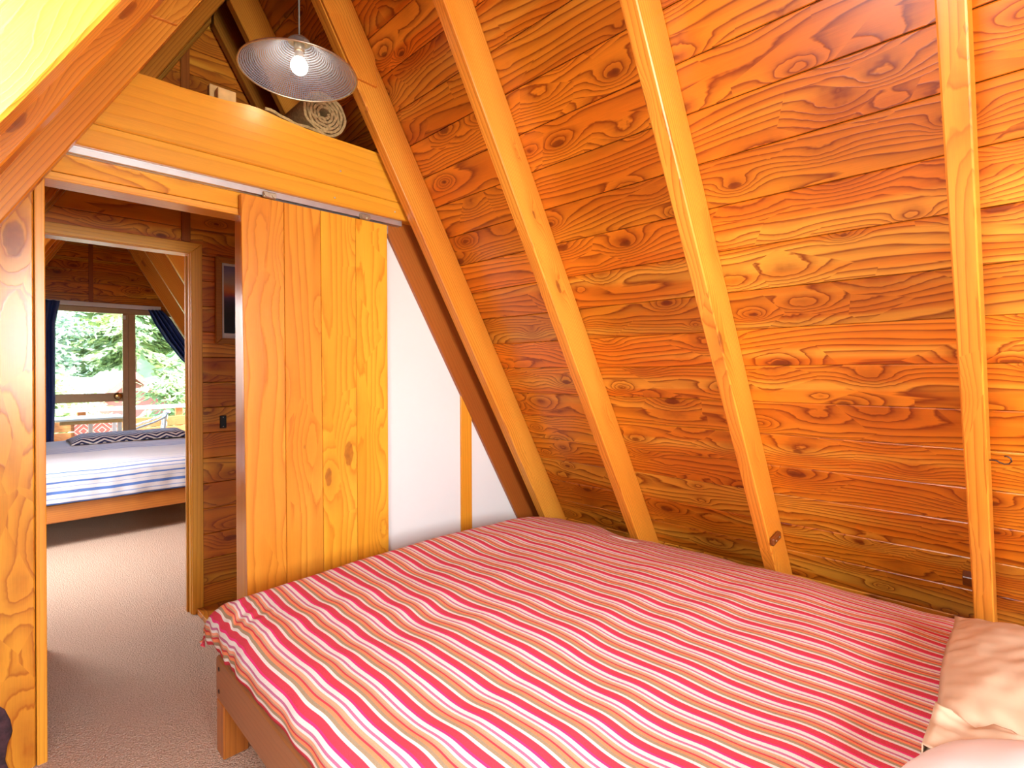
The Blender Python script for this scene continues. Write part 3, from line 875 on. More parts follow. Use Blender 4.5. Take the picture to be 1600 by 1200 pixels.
dr = empty('door_1', (1.1, 2.375, 0.01))
tag(dr, 'sliding door of four upright yellow pine boards, pushed open', 'door', kind='structure')
seams_top = [0.750, 0.930, 1.098, 1.278, 1.457]
seams_bot = [0.772, 0.937, 1.110, 1.283, 1.457]
dcol = [(0.96, 0.86, 0.95), (0.94, 0.83, 0.85), (1.05, 1.05, 0.85), (1.06, 1.08, 0.82)]
for i in range(4):
    zt, zb = 2.097, 0.012
    st = [(0, seams_bot[i] + 0.0009), (0, seams_bot[i + 1] - 0.0009), (zt - zb, seams_top[i + 1] - 0.0009), (zt - zb, seams_top[i] + 0.0009)]
    # local x = up, y = world X
    pl = [(p[0], p[1] - seams_bot[0]) for p in (st[0], st[3], st[2], st[1])]
    tone(prism('door_board', pl, 0.030, M['door'], basis((seams_bot[0], 2.365, zb), (0, 0, 1), (1, 0, 0)), dr, bev=0.0022), dcol[i])
for xx in (0.865, 1.325):
    t = hboard('trolley', xx - 0.028, xx + 0.028, 2.352, 2.3645, 2.098, 2.124, M['zinc'], dr, bev=0.003)
    for dx in (-0.016, 0.016):
        finish(lathe_bm([(0.0, 0.0), (0.009, 0.0), (0.009, 0.006), (0.0, 0.006)], 12), 'trolley_wheel', M['zinc'], basis((xx + dx, 2.3515, 2.110), (1, 0, 0), (0, 0, 1)), t)
hboard('end_clip', 1.4575, 1.464, 2.368, 2.392, 2.055, 2.095, M['alu'], dr, bev=0.001)

# ---- pendant lamp
LX, LY, LZ = 0.884, 2.086, 2.541
lamp = empty('pendant_lamp', (LX, LY, LZ))
tag(lamp, 'lit pendant lamp with a grey perforated metal cone shade under the ridge', 'lamp')
def shade():
    bm = bmesh.new()
    uvl = bm.loops.layers.uv.new('UVMap')
    prof = [(0.222, 0.0), (0.198, 0.013), (0.150, 0.040), (0.100, 0.072), (0.062, 0.104), (0.042, 0.126)]
    seg = 72
    rings = [[bm.verts.new((r * math.cos(2 * math.pi * i / seg), r * math.sin(2 * math.pi * i / seg), z)) for i in range(seg)] for r, z in prof]
    acc = [0.0]
    for (a, b), (c, d) in zip(prof, prof[1:]): acc.append(acc[-1] + math.hypot(a - c, b - d))
    for k in range(len(prof) - 1):
        for i in range(seg):
            f = bm.faces.new((rings[k][i], rings[k][(i + 1) % seg], rings[k + 1][(i + 1) % seg], rings[k + 1][i]))
            us = (i, i + 1, i + 1, i); vs = (k, k, k + 1, k + 1)
            for l, u, v in zip(f.loops, us, vs):
                l[uvl].uv = (u / seg * 144, acc[v] / 0.0088)
    me = bpy.data.meshes.new('lamp_shade')
    bm.to_mesh(me); bm.free()
    me.materials.append(M['perf'])
    for p in me.polygons: p.use_smooth = True
    return link(bpy.data.objects.new('lamp_shade', me), Matrix.Translation((LX, LY, LZ)), lamp)
shade()
rim = [(LX + 0.222 * math.cos(a), LY + 0.222 * math.sin(a), LZ) for a in [2 * math.pi * i / 72 for i in range(73)]]
tube('shade_rim', rim, 0.0035, M['zinc'], lamp, 6)
finish(lathe_bm([(0.043, 0.124), (0.040, 0.131), (0.028, 0.141), (0.012, 0.150), (0.0, 0.152)], 24), 'shade_cap', M['zinc'], Matrix.Translation((LX, LY, LZ)), lamp, smooth=True)
finish(lathe_bm([(0.0, 0.138), (0.021, 0.138), (0.021, 0.100), (0.019, 0.085), (0.0, 0.085)], 20), 'bulb_holder', M['zinc'], Matrix.Translation((LX, LY, LZ)), lamp, smooth=True)
finish(lathe_bm([(0.0, 0.090), (0.017, 0.090), (0.0175, 0.068), (0.021, 0.058)], 20), 'bulb_neck', M['white_plastic'], Matrix.Translation((LX, LY, LZ)), lamp, smooth=True)
gl = [(0.021, 0.058)] + [(0.033 * math.sin(a), 0.028 + 0.033 * math.cos(a)) for a in [0.65 + (math.pi - 0.65) * i / 14 for i in range(15)]]
finish(lathe_bm(gl, 28), 'bulb_globe', M['bulb'], Matrix.Translation((LX, LY, LZ)), lamp, smooth=True)
tube('cord', [(LX, LY, LZ + 0.150), (LX, LY + 0.001, LZ + 0.40), (LX, LY, RIDGE - 0.03)], 0.0035, M['cord'], lamp, 8)

# ---- carpet roll and timber blocks on the loft shelf
M['roll'] = simple('jute_backed_carpet_offcut', (0.38, 0.27, 0.12), 0.95, noise_scale=90, noise_amt=0.3, bump=0.6)
def carpet_roll():
    bm = bmesh.new()
    path = []
    cx_, cz_ = 1.125, 2.560
    turns = 5.3
    n = 150
    a_end = -math.pi / 2
    for i in range(n + 1):
        s = i / n
        a = a_end - (1 - s) * turns * 2 * math.pi
        r = 0.020 + 0.080 * s
        path.append(Vector((cx_ + 1.08 * r * math.cos(a), 0, cz_ + r * math.sin(a))))
    path = path
    # the spiral ends at the bottom heading +X; unroll the loose end towards -X instead by mirroring
    path = [Vector((2 * cx_ - p.x, 0, p.z)) for p in path]
    for i in range(1, 14):
        s = i / 13
        path.append(Vector((cx_ - 0.27 * s, 0, cz_ - 0.100 + 0.006 * math.sin(s * math.pi) + 0.028 * s * s + 0.004 * math.sin(9 * s))))
    th = 0.0125
    y0_, y1_ = 2.375, 2.94
    rows = []
    for i, p in enumerate(path):
        d = (path[min(i + 1, len(path) - 1)] - path[max(i - 1, 0)]).normalized()
        nrm = Vector((-d.z, 0, d.x))
        jit = 0.004 * math.sin(i * 1.7) + 0.003 * math.sin(i * 0.61)
        rows.append([bm.verts.new((p.x + nrm.x * s * th / 2, yy, p.z + nrm.z * s * th / 2)) for yy in (y0_ + jit, y1_) for s in (-1, 1)])
    for a, b in zip(rows, rows[1:]):
        bm.faces.new((a[0], a[1], b[1], b[0])); bm.faces.new((a[2], b[2], b[3], a[3]))
        bm.faces.new((a[0], b[0], b[2], a[2])); bm.faces.new((a[1], a[3], b[3], b[1]))
    bm.faces.new((rows[0][0], rows[0][2], rows[0][3], rows[0][1])); bm.faces.new((rows[-1][0], rows[-1][1], rows[-1][3], rows[-1][2]))
    o = finish(bm, 'carpet_roll', M['roll'])
    zmin = min(v.co.z for v in o.data.vertices)
    for v in o.data.vertices: v.co.z += 2.4575 - zmin
    tag(o, 'rolled-up carpet offcut with one loose end lying on the loft above the beam', 'carpet roll')
carpet_roll()
tag(hboard('timber_block', 0.668, 0.738, 2.375, 2.42, 2.4605, 2.520, M['block'], None), 'larger pale timber block standing on the loft above the beam', 'wood block', 'timber offcuts on the loft')
tag(hboard('timber_block', 0.650, 0.698, 2.424, 2.46, 2.4605, 2.545, M['block'], None), 'narrower timber block tucked behind the larger one on the loft', 'wood block', 'timber offcuts on the loft')

# ---- picture and wall plate in the passage
pic = empty('framed_picture', (1.15, Y2, 1.5))
tag(pic, 'framed sunset photograph with white mount on the passage wall', 'picture')
px0, px1, pz0, pz1, fw = 0.905, 1.42, 1.500, 2.0, 0.034
yf = Y2 - 0.024
def pframe(pts, W): tone(prism('picture_frame', pts, 0.022, M['trim'], W, pic, bev=0.003), (0.62, 0.60, 0.55))
Wf = basis((0, yf + 0.022, 0), (1, 0, 0), (0, 0, 1))
for pts in ([(px0, pz0), (px1, pz0), (px1 - fw, pz0 + fw), (px0 + fw, pz0 + fw)], [(px0 + fw, pz1 - fw), (px1 - fw, pz1 - fw), (px1, pz1), (px0, pz1)],
            [(px0, pz0), (px0 + fw, pz0 + fw), (px0 + fw, pz1 - fw), (px0, pz1)], [(px1 - fw, pz0 + fw), (px1, pz0), (px1, pz1), (px1 - fw, pz1 - fw)]):
    pframe(pts, Wf)
hboard('mount', px0 + fw, px1 - fw, Y2 - 0.010, Y2 - 0.002, pz0 + fw, pz1 - fw, M['white_wall'], pic, bev=0)
bmp = bmesh.new()
vs = [bmp.verts.new(c) for c in ((px0 + fw + 0.012, Y2 - 0.0108, pz0 + fw + 0.03), (px1 - fw - 0.012, Y2 - 0.0108, pz0 + fw + 0.03), (px1 - fw - 0.012, Y2 - 0.0108, pz1 - fw - 0.014), (px0 + fw + 0.012, Y2 - 0.0108, pz1 - fw - 0.014))]
bmp.faces.new(vs)
finish(bmp, 'print', M['print'], None, pic)
lp = hboard('latch_plate', 0.928, 0.962, Y2 - 0.008, Y2 - 0.0005, 1.018, 1.090, M['black'], None, bev=0.002)
tag(lp, 'small black metal plate with two screws on the passage wall', 'plate')
for zz in (1.028, 1.080):
    finish(lathe_bm([(0.0, 0.0), (0.0035, 0.0), (0.0025, 0.002), (0.0, 0.0022)], 8), 'screw', M['screw'], basis((0.945, Y2 - 0.0082, zz), (1, 0, 0), (0, 0, 1)), lp, smooth=True)

# ---- beds
def cloth(name, x0, x1, y0, y1, top_f, hangs, mat, parent, nx=150, ny=150, r=0.07, wr=1.0, seed=0.0, max_drop=0.2, corner=None):
    """duvet: cloth laid over a mattress; hangs = (left, right, near-low-Y, far-high-Y) overhang lengths"""
    hl, hr, hn, hf = hangs
    p0, p1 = -hl, (x1 - x0) + hr
    q0, q1 = -hn, (y1 - y0) + hf
    bm = bmesh.new()
    uvl = bm.loops.layers.uv.new('UVMap')
    def edge(p, lo, hi):
        """returns position along the axis and the drop"""
        def arc(s):
            # s = distance beyond the start of the rounded shoulder
            if s <= 0: return 0.0, 0.0
            lim = r * math.pi / 2
            if s < lim: return r * math.sin(s / r), r * (1 - math.cos(s / r))
            return r, r + (s - lim)
        w = hi - lo
        if p < lo + r:
            a, d = arc(lo + r - p)
            return lo + r - a, d
        if p > hi - r:
            a, d = arc(p - (hi - r))
            return hi - r + a, d
        return p, 0.0
    grid = []
    for j in range(ny + 1):
        row = []
        q = q0 + (q1 - q0) * j / ny
        for i in range(nx + 1):
            p = p0 + (p1 - p0) * i / nx
            ax, dx = edge(p, 0, x1 - x0)
            ay, dy = edge(q, 0, y1 - y0)
            drop = min(math.sqrt(dx * dx + dy * dy) if dx > 0 and dy > 0 else dx + dy, max_drop)
            x, y = x0 + ax, y0 + ay
            z = top_f(x, y) - drop
            n1 = noise.noise(Vector((x * 1.9 + seed, y * 2.7, 0.3)))
            n2 = noise.noise(Vector((x * 3.2 + y * 2.2 + seed, y * 6.5 - x * 1.1, 1.7)))
            n3 = noise.noise(Vector((x * 9.0, y * 11.0, 4.2 + seed)))
            side = min(1.0, drop / 0.10)
            z += wr * (0.010 * n1 + 0.0065 * n2 + 0.0018 * n3)
            x += wr * (0.010 * n1 + 0.007 * n2) * (1 - side) + side * wr * (0.012 * noise.noise(Vector((y * 9.0, z * 5, 2.0 + seed))))
            y += wr * side * 0.010 * noise.noise(Vector((x * 9.0, z * 6, 7.0 + seed)))
            if corner is not None:
                k = math.exp(-(((x - corner[0]) / 0.11) ** 2 + ((y - corner[1]) / 0.16) ** 2))
                w = math.sin((p * 1.3 - q) * 62.0 + 5 * n2) + 0.5 * math.sin((p * 0.5 - q) * 105.0 + 6 * n1)
                z += k * 0.0035 * w; x += k * 0.0022 * w
            row.append((bm.verts.new((x, y, z)), p, q))
        grid.append(row)
    for j in range(ny):
        for i in range(nx):
            c = (grid[j][i], grid[j][i + 1], grid[j + 1][i + 1], grid[j + 1][i])
            f = bm.faces.new([v[0] for v in c])
            f.smooth = True
            for l, v in zip(f.loops, c): l[uvl].uv = (v[1], v[2])
    me = bpy.data.meshes.new(name)
    bmesh.ops.recalc_face_normals(bm, faces=bm.faces)
    bm.to_mesh(me); bm.free()
    me.materials.append(mat)
    o = link(bpy.data.objects.new(name, me), None, parent)
    s = o.modifiers.new('thickness', 'SOLIDIFY'); s.thickness = 0.012; s.offset = -1.0
    return o

BX, BXR, BYF, BYH = 0.562, 2.36, 2.055, -0.20
bed = empty('bed', (1.46, 0.95, 0))
tag(bed, 'double bed with plain timber frame pushed under the sloping plank ceiling', 'bed')
yboard('side_rail', BX, BX + 0.035, BYH, BYF, 0.188, 0.335, M['bedwood'], bed, bev=0.005, col=1.0)
yboard('side_rail', BXR - 0.06, BXR - 0.025, BYH, BYF, 0.188, 0.335, M['bedwood'], bed, bev=0.005)
hboard('end_rail', BX + 0.036, BXR - 0.061, BYF - 0.035, BYF, 0.188, 0.335, M['bedwood'], bed, bev=0.005)
hboard('end_rail', BX + 0.036, BXR - 0.061, BYH, BYH + 0.035, 0.188, 0.335, M['bedwood'], bed, bev=0.005)
for (lx, ly) in ((BX + 0.001, BYF - 0.078), (BXR - 0.145, BYF - 0.078), (BX + 0.001, BYH + 0.001), (BXR - 0.145, BYH + 0.001)):
    vboard('leg', lx, lx + 0.083, ly, ly + 0.077, 0.0, 0.187, M['legwood'], bed, bev=0.004, col=1.1)
for zz in (0.222, 0.300):
    finish(lathe_bm([(0.0, 0.0), (0.008, 0.0), (0.007, 0.003), (0.0, 0.004)], 12), 'bolt', M['dark_metal'], basis((BX - 0.0005, BYF - 0.035, zz), (0, 1, 0), (0, 0, -1)) @ Matrix.Rotation(math.pi, 4, 'X') if False else
           basis((BX + 0.0005, BYF - 0.035, zz), (0, 0, 1), (0, 1, 0)), bed, smooth=True)
mt = bmesh.new()
prism_bm([(BX + 0.02, BYH + 0.02), (BXR - 0.03, BYH + 0.02), (BXR - 0.03, BYF - 0.02), (BX + 0.02, BYF - 0.02)], 0.30, 0.475, mt)
finish(mt, 'mattress', M['mattress'], None, bed, bev=0.04, seg=3)
def top_main(x, y):
    u = (x - BX) / (BXR - BX)
    z = 0.512 + 0.022 * math.sin(min(1, max(0, u)) * math.pi)
    z -= 0.05 * max(0.0, (u - 0.80) / 0.2) ** 1.6
    return z
dv = cloth('duvet', BX - 0.028, 2.50, BYH - 0.02, BYF + 0.055, top_main, (0.075, 0.02, 0.05, 0.075), M['duvet'], None, 220, 240, r=0.085, wr=1.0, max_drop=0.165, corner=(0.56, 1.93))
tag(dv, 'crimson, orange and white striped duvet spread over the bed under the slope', 'duvet')

def pillow(name, cx_, cy_, cz_, hx, hy, hz, mat, label, rot=(0, 0, 0), seed=0.0, rk=0.12, crease=1.0):
    bm = bmesh.new()
    nu, nv = 64, 44
    G = [[], []]
    for s in (0, 1):
        for j in range(nv + 1):
            row = []
            v = -1 + 2 * j / nv
            for i in range(nu + 1):
                u = -1 + 2 * i / nu
                a, b = abs(u), abs(v)
                hgt = hz * ((1 - a ** 2.6) ** 0.62) * ((1 - b ** 2.4) ** 0.62) if a < 1 and b < 1 else 0.0
                x = u * hx * math.sqrt(1 - rk * v * v)
                y = v * hy * math.sqrt(1 - rk * u * u)
                pin = 1 + 0.05 * (a ** 6) * (b ** 6)
                x *= pin; y *= pin
                n = noise.noise(Vector((u * 2.3 + seed, v * 2.6, 3.0))) * 0.012 + noise.noise(Vector((u * 6 + seed, v * 7 + u * 3, 9.0))) * 0.005 * crease
                edge_n = noise.noise(Vector((u * 9 + seed, v * 9, 5.0))) * 0.008 * crease * max(a, b) ** 4
                z = (hgt + n * (hgt / hz)) * (1 if s else -0.45) + edge_n
                row.append((x, y, z))
            G[s].append(row)
    vt = [[[None] * (nu + 1) for _ in range(nv + 1)] for _ in (0, 1)]
    for s in (0, 1):
        for j in range(nv + 1):
            for i in range(nu + 1):
                bd = i in (0, nu) or j in (0, nv)
                if s == 1 and bd: vt[1][j][i] = vt[0][j][i]
                else: vt[s][j][i] = bm.verts.new(G[s][j][i])
        for j in range(nv):
            for i in range(nu):
                q = (vt[s][j][i], vt[s][j][i + 1], vt[s][j + 1][i + 1], vt[s][j + 1][i])
                if len(set(q)) == 4:
                    bm.faces.new(q if s else q[::-1])
    E_ = Matrix.Translation((cx_, cy_, cz_)) @ Matrix.Rotation(rot[2], 4, 'Z') @ Matrix.Rotation(rot[1], 4, 'Y') @ Matrix.Rotation(rot[0], 4, 'X')
    o = finish(bm, name, mat, E_, None, smooth=True)
    tag(o, label, 'pillow')
    return o, E_

pw, Epw = pillow('pillow', 1.0, -0.10, 0.600, 0.44, 0.30, 0.085, M['white_pillow'], 'plump white pillow lying over the ruffled edge of the cream pillow', rot=(0.02, -0.02, -0.02), seed=3.0, crease=0.3, rk=0.5)
pc, Epc = pillow('pillow', 1.76, -0.10, 0.578, 0.36, 0.27, 0.080, M['cream_pillow'], 'crumpled cream pillow with a loose open hem, beside the sloping wall', rot=(0.03, 0.03, 0.03), seed=8.0, crease=1.4)
# loose open hem of the cream pillowcase
def hem():
    bm = bmesh.new()
    nj, ni = 40, 26
    rows = []
    for s in (0, 1):
        g = []
        for j in range(nj + 1):
            v = -1 + 2 * j / nj
            row = []
            for i in range(ni + 1):
                u = i / ni
                x = -0.330 - 0.165 * u + 0.012 * noise.noise(Vector((v * 5, u * 3, 1.0)))
                y = v * 0.262 * (1 + 0.03 * u)
                gap = (0.012 + 0.018 * u * (1 - v * v)) * (1 if s else -1)
                wv = 0.018 * noise.noise(Vector((v * 4.5, u * 2.2, 6.0))) + 0.008 * noise.noise(Vector((v * 13, u * 6, 2.0)))
                z = gap + wv + 0.012 - 0.006 * u
                row.append(bm.verts.new((x, y, z)))
            g.append(row)
        for j in range(nj):
            for i in range(ni):
                bm.faces.new((g[j][i], g[j][i + 1], g[j + 1][i + 1], g[j + 1][i]))
        rows.append(g)
    for j in (0, nj):
        for i in range(ni):
            bm.faces.new((rows[0][j][i], rows[0][j][i + 1], rows[1][j][i + 1], rows[1][j][i]))
    o = finish(bm, 'open_hem', M['cream_pillow'], Epc, pc, smooth=True)
    s = o.modifiers.new('thickness', 'SOLIDIFY'); s.thickness = 0.003
hem()

# ---- far bed
FX0, FX1, FY0, FY1 = -0.35, 1.62, 5.25, 7.30
fb = empty('bed', (0.65, 6.2, 0))
tag(fb, 'timber framed bed in the far room in front of the window', 'bed')
hboard('side_rail', FX0, FX1, FY0, FY0 + 0.03, 0.20, 0.335, M['legwood'], fb, bev=0.005, col=1.15)
hboard('side_rail', FX0, FX1, FY1 - 0.03, FY1, 0.20, 0.335, M['legwood'], fb, bev=0.005)
yboard('end_rail', FX0, FX0 + 0.03, FY0 + 0.031, FY1 - 0.031, 0.20, 0.335, M['legwood'], fb, bev=0.005)
yboard('end_rail', FX1 - 0.03, FX1, FY0 + 0.031, FY1 - 0.031, 0.20, 0.335, M['legwood'], fb, bev=0.005)
for lx in (FX0 + 0.002, FX1 - 0.082):
    for ly in (FY0 + 0.25, FY1 - 0.13):
        vboard('leg', lx, lx + 0.08, ly, ly + 0.08, 0.0, 0.199, M['legwood'], fb)
mt = prism_bm([(FX0 + 0.03, FY0 + 0.02), (FX1 - 0.03, FY0 + 0.02), (FX1 - 0.03, FY1 - 0.02), (FX0 + 0.03, FY1 - 0.02)], 0.30, 0.56)
finish(mt, 'mattress', M['mattress'], None, fb, bev=0.05, seg=3)
d2 = cloth('duvet', FX0 - 0.02, FX1 + 0.02, FY0 - 0.03, FY1 + 0.02, lambda x, y: 0.61 + 0.012 * math.sin((x - FX0) * 1.6), (0.12, 0.12, 0.24, 0.10), M['blue_duvet'], None, 100, 110, r=0.09, wr=1.2, seed=5.0, max_drop=0.275)
tag(d2, 'white duvet with thin blue stripes on the far bed', 'duvet')
bm = bmesh.new()
ng = 40
gr = []
for j in range(13):
    row = []
    for i in range(ng + 1):
        u = i / ng; v = j / 12
        prof = math.sin(math.pi * min(1, max(0, v))) ** 0.35
        x = 0.56 + 1.05 * u
        row.append(bm.verts.new((x - 1.0, (v - 0.5) * 0.52, 0.075 * prof * min(1, 8 * u + .2) * min(1, 8 * (1 - u) + .2) + 0.008 * noise.noise(Vector((u * 9, v * 4, 0))))))
    gr.append(row)
for j in range(12):
    for i in range(ng):
        bm.faces.new((gr[j][i], gr[j][i + 1], gr[j + 1][i + 1], gr[j + 1][i]))
th_ = finish(bm, 'throw_blanket', M['chevron'], Matrix.Translation((1.0, 6.95, 0.632)), None, smooth=True)
s = th_.modifiers.new('thickness', 'SOLIDIFY'); s.thickness = 0.012
tag(th_, 'folded navy and white chevron throw lying on the far bed', 'blanket')

# ---- curtains
def curtain(label, left, right, n_pl, amp, ybase):
    """left/right: lists of (x,z) edge points from top to bottom"""
    bm = bmesh.new()
    nj, ni = 40, 60
    def at(c, t):
        k = t * (len(c) - 1); i = min(int(k), len(c) - 2); f = k - i
        return c[i][0] + (c[i + 1][0] - c[i][0]) * f, c[i][1] + (c[i + 1][1] - c[i][1]) * f
    g = []
    for j in range(nj + 1):
        t = j / nj
        l, r = at(left, t), at(right, t)
        row = []
        for i in range(ni + 1):
            s = i / ni
            w = math.sin(s * n_pl * 2 * math.pi + 0.6 * math.sin(3 * t)) * amp * (1 + 0.3 * math.sin(5 * s))
            row.append(bm.verts.new((l[0] + (r[0] - l[0]) * s, ybase + w, l[1] + (r[1] - l[1]) * s + 0.006 * math.sin(s * n_pl * 2 * math.pi) * (1 - t))))
        g.append(row)
    for j in range(nj):
        for i in range(ni):
            bm.faces.new((g[j][i], g[j][i + 1], g[j + 1][i + 1], g[j + 1][i]))
    o = finish(bm, 'curtain', M['blue'], None, None, smooth=True)
    m_ = o.modifiers.new('thickness', 'SOLIDIFY'); m_.thickness = 0.004
    tag(o, label, 'curtain', 'navy curtains at the far window')
    return o
curtain('navy curtain hanging straight beside the window', [(0.20, 2.17), (0.22, 1.9), (0.24, 1.0), (0.22, 0.02)], [(0.565, 2.17), (0.525, 1.9), (0.52, 1.0), (0.49, 0.02)], 5, 0.028, 7.90)
curtain('navy curtain drawn aside along the roof slope', [(1.41, 2.13), (1.47, 1.98), (1.60, 1.75), (1.76, 1.52), (1.92, 1.35), (2.02, 1.25)], [(1.56, 2.135), (1.66, 2.02), (1.79, 1.80), (1.92, 1.58), (2.02, 1.43), (2.08, 1.32)], 4, 0.022, 7.90)

# ================================================================ BALCONY AND OUTSIDE
deck = empty('balcony_deck', (1.0, 8.8, -0.1))
tag(deck, 'timber balcony deck outside the far window', 'deck', kind='structure')
y = Y3 + 0.13
while y < 9.35:
    hboard('deck_board', -1.5, 4.0, y, y + 0.135, -0.10, -0.07, M['deckwood'], deck, col=rtone(rnd))
    y += 0.14
bal = empty('balustrade', (1.0, 9.25, -0.1))
tag(bal, 'balcony balustrade of orange boards with a pale capping rail', 'balustrade')
z = -0.05
i = 0
while z < 0.68:
    hboard('balustrade_board', -1.5, 4.0, 9.22, 9.242, z, z + 0.136, M['deckwood'], bal, col=rtone(rnd, 0.9, 1.2))
    z += 0.148
for xx in (-0.95, 0.84, 2.0, 3.2):
    vboard('post', xx, xx + 0.09, 9.243, 9.333, -0.10, 0.80, M['deckwood'], bal)
hboard('capping_rail', -1.5, 4.0, 9.20, 9.34, 0.80, 0.852, M['white_wall'], bal, bev=0.006)

tb = empty('balcony_table', (0.9, 8.75, -0.07))
tag(tb, 'pale rectangular table on the balcony', 'table')
hboard('tabletop', 0.42, 1.26, 8.45, 9.0, 0.735, 0.765, M['white_plastic'], tb, bev=0.006)
hboard('apron', 0.60, 1.235, 8.475, 8.492, 0.690, 0.734, M['block'], tb)
for lx in (0.47, 0.90, 1.18):
    for ly in ((8.50, 8.92) if lx != 0.90 else (8.70,)):
        vboard('leg', lx, lx + 0.045, ly, ly + 0.04, -0.07, 0.734 if lx == 0.90 else 0.734, M['white_metal'], tb)
def alu_chair(label, ox_, oy_, rz):
    base = Matrix.Translation((ox_, oy_, -0.07)) @ Matrix.Rotation(rz, 4, 'Z')
    c = bpy.data.objects.new('balcony_chair', None)
    link(c, base)
    tag(c, label, 'chair', 'white metal chairs on the balcony')
    for s in (-1, 1):
        arm = [(0.24, s * 0.26, 0.0), (0.25, s * 0.265, 0.35), (0.24, s * 0.265, 0.56), (0.19, s * 0.265, 0.635), (0.10, s * 0.265, 0.66), (-0.12, s * 0.26, 0.74), (-0.24, s * 0.25, 0.80)]
        tube('arm_frame', arm, 0.014, M['white_metal'], c, 8, base)
        tube('leg', [(-0.27, s * 0.24, 0.0), (-0.20, s * 0.245, 0.42), (-0.24, s * 0.25, 0.80), (-0.255, s * 0.24, 0.845)], 0.014, M['white_metal'], c, 8, base)
    for k in range(5):
        board('seat_slat', 0.46, 0.06, 0.012, M['white_metal'], base @ basis((0.20 - 0.085 * k, -0.23, 0.43), (0, 1, 0), (-1, 0, 0)), c, bev=0.003)
    for k in range(3):
        zz = 0.58 + 0.10 * k
        pts = [(-0.225 - 0.10 * (zz - 0.55) - 0.03 * math.sin(math.pi * t / 8), -0.245 + 0.49 * t / 8, zz) for t in range(9)]
        bm = bmesh.new()
        for (x_, y_, z_), (x2, y2, z2) in zip(pts, pts[1:]):
            v = [bm.verts.new(q) for q in ((x_, y_, z_ - 0.03), (x2, y2, z2 - 0.03), (x2, y2, z2 + 0.03), (x_, y_, z_ + 0.03))]
            bm.faces.new(v)
        bmesh.ops.remove_doubles(bm, verts=bm.verts, dist=1e-5)
        o = finish(bm, 'back_slat', M['white_metal'], base, c, smooth=True)
        mm = o.modifiers.new('thickness', 'SOLIDIFY'); mm.thickness = 0.008
    tube('top_rail', [(-0.255, -0.24, 0.845), (-0.29, -0.12, 0.85), (-0.30, 0, 0.85), (-0.29, 0.12, 0.85), (-0.255, 0.24, 0.845)], 0.014, M['white_metal'], c, 8, base)
alu_chair('white metal chair facing the pale balcony table from the bare end', 1.50, 8.72, math.radians(172))
alu_chair('white metal chair at the curtained end of the balcony table', 0.20, 8.70, math.radians(8))
cs = hboard('patterned_rug', 0.80, 1.28, 9.205, 9.2195, 0.44, 0.69, M['diamond'], None, bev=0.004)
tag(cs, 'red diamond patterned weave hung on the balustrade behind the table', 'textile')

# ground, hill, neighbouring house
g = finish(prism_bm([(-60, 9.6), (90, 9.6), (90, 130), (-60, 130)], -3.2, -3.0), 'ground', M['grass'])
tag(g, 'grassy ground beyond the balcony', 'ground', kind='structure')
bm = bmesh.new()
gr = []
for j in range(31):
    row = []
    for i in range(51):
        x = -70 + 170 * i / 50; t = j / 30
        y = 45 + 60 * t
        z = -3.0 + 34 * t ** 0.8 + 3.2 * noise.noise(Vector((x * 0.11, y * 0.12, 0))) + 1.2 * noise.noise(Vector((x * 0.4, y * 0.4, 3)))
        row.append(bm.verts.new((x, y, z - 0.6)))
    gr.append(row)
for j in range(30):
    for i in range(50):
        bm.faces.new((gr[j][i], gr[j][i + 1], gr[j + 1][i + 1], gr[j + 1][i]))
h = finish(bm, 'hillside', M['hill'], None, None, smooth=True)
tag(h, 'bush covered hillside rising behind the neighbouring house', 'hill', kind='structure')

hs = empty('house', (3.7, 24, -3.0))
tag(hs, 'red clad neighbouring house with a pale gabled roof', 'house')
hx, hy0, hy1, hz0, ap = 3.55, 22.5, 30.0, -0.35, 1.25
W_ = 1.75
prism('gable_wall', [(hx - W_, -3), (hx + W_, -3), (hx + W_, hz0), (hx, ap), (hx - W_, hz0)], 0.2, M['house_red'], basis((0, hy0 + 0.2, 0), (1, 0, 0), (0, 0, 1)), hs, bev=0)
prism('house_body', [(hx - W_ + .05, -3), (hx + W_ - .05, -3), (hx + W_ - .05, hz0), (hx, ap - .06), (hx - W_ + .05, hz0)], hy1 - hy0 - 0.25, M['house_red'], basis((0, hy1, 0), (1, 0, 0), (0, 0, 1)), hs, bev=0)
for s in (-1, 1):
    ex = hx + s * (W_ + 0.35)
    ez = hz0 - 0.35 * (ap - hz0) / W_
    pts = [(hx, ap + 0.02), (ex, ez + 0.02), (ex, ez + 0.14), (hx, ap + 0.14)]
    prism('roof_slope', pts, hy1 - hy0 + 0.5, M['house_roof'], basis((0, hy1 + 0.2, 0), (1, 0, 0), (0, 0, 1)), hs, bev=0)
    prism('barge_board', [(hx, ap - 0.10), (ex, ez - 0.10), (ex, ez + 0.15), (hx, ap + 0.15)], 0.05, M['house_red'], basis((0, hy0 - 0.32, 0), (1, 0, 0), (0, 0, 1)), hs, bev=0)
prism('side_wing', [(0.4, -3), (hx - W_, -3), (hx - W_, hz0 - 0.2), (0.4, hz0 - 0.2)], 4.0, M['house_roof'], basis((0, 29.5, 0), (1, 0, 0), (0, 0, 1)), hs, bev=0)
prism('wing_roof', [(25.2, hz0 - 0.2), (29.8, hz0 - 0.2), (27.6, 1.15)], 3.4, M['house_roof'], basis((3.3, 0, 0), (0, 1, 0), (0, 0, 1)) @ Matrix.Translation((0, 0, -3.0)) if False else
      basis((0.3, 0, 0), (0, 1, 0), (0, 0, 1)), hs, bev=0)

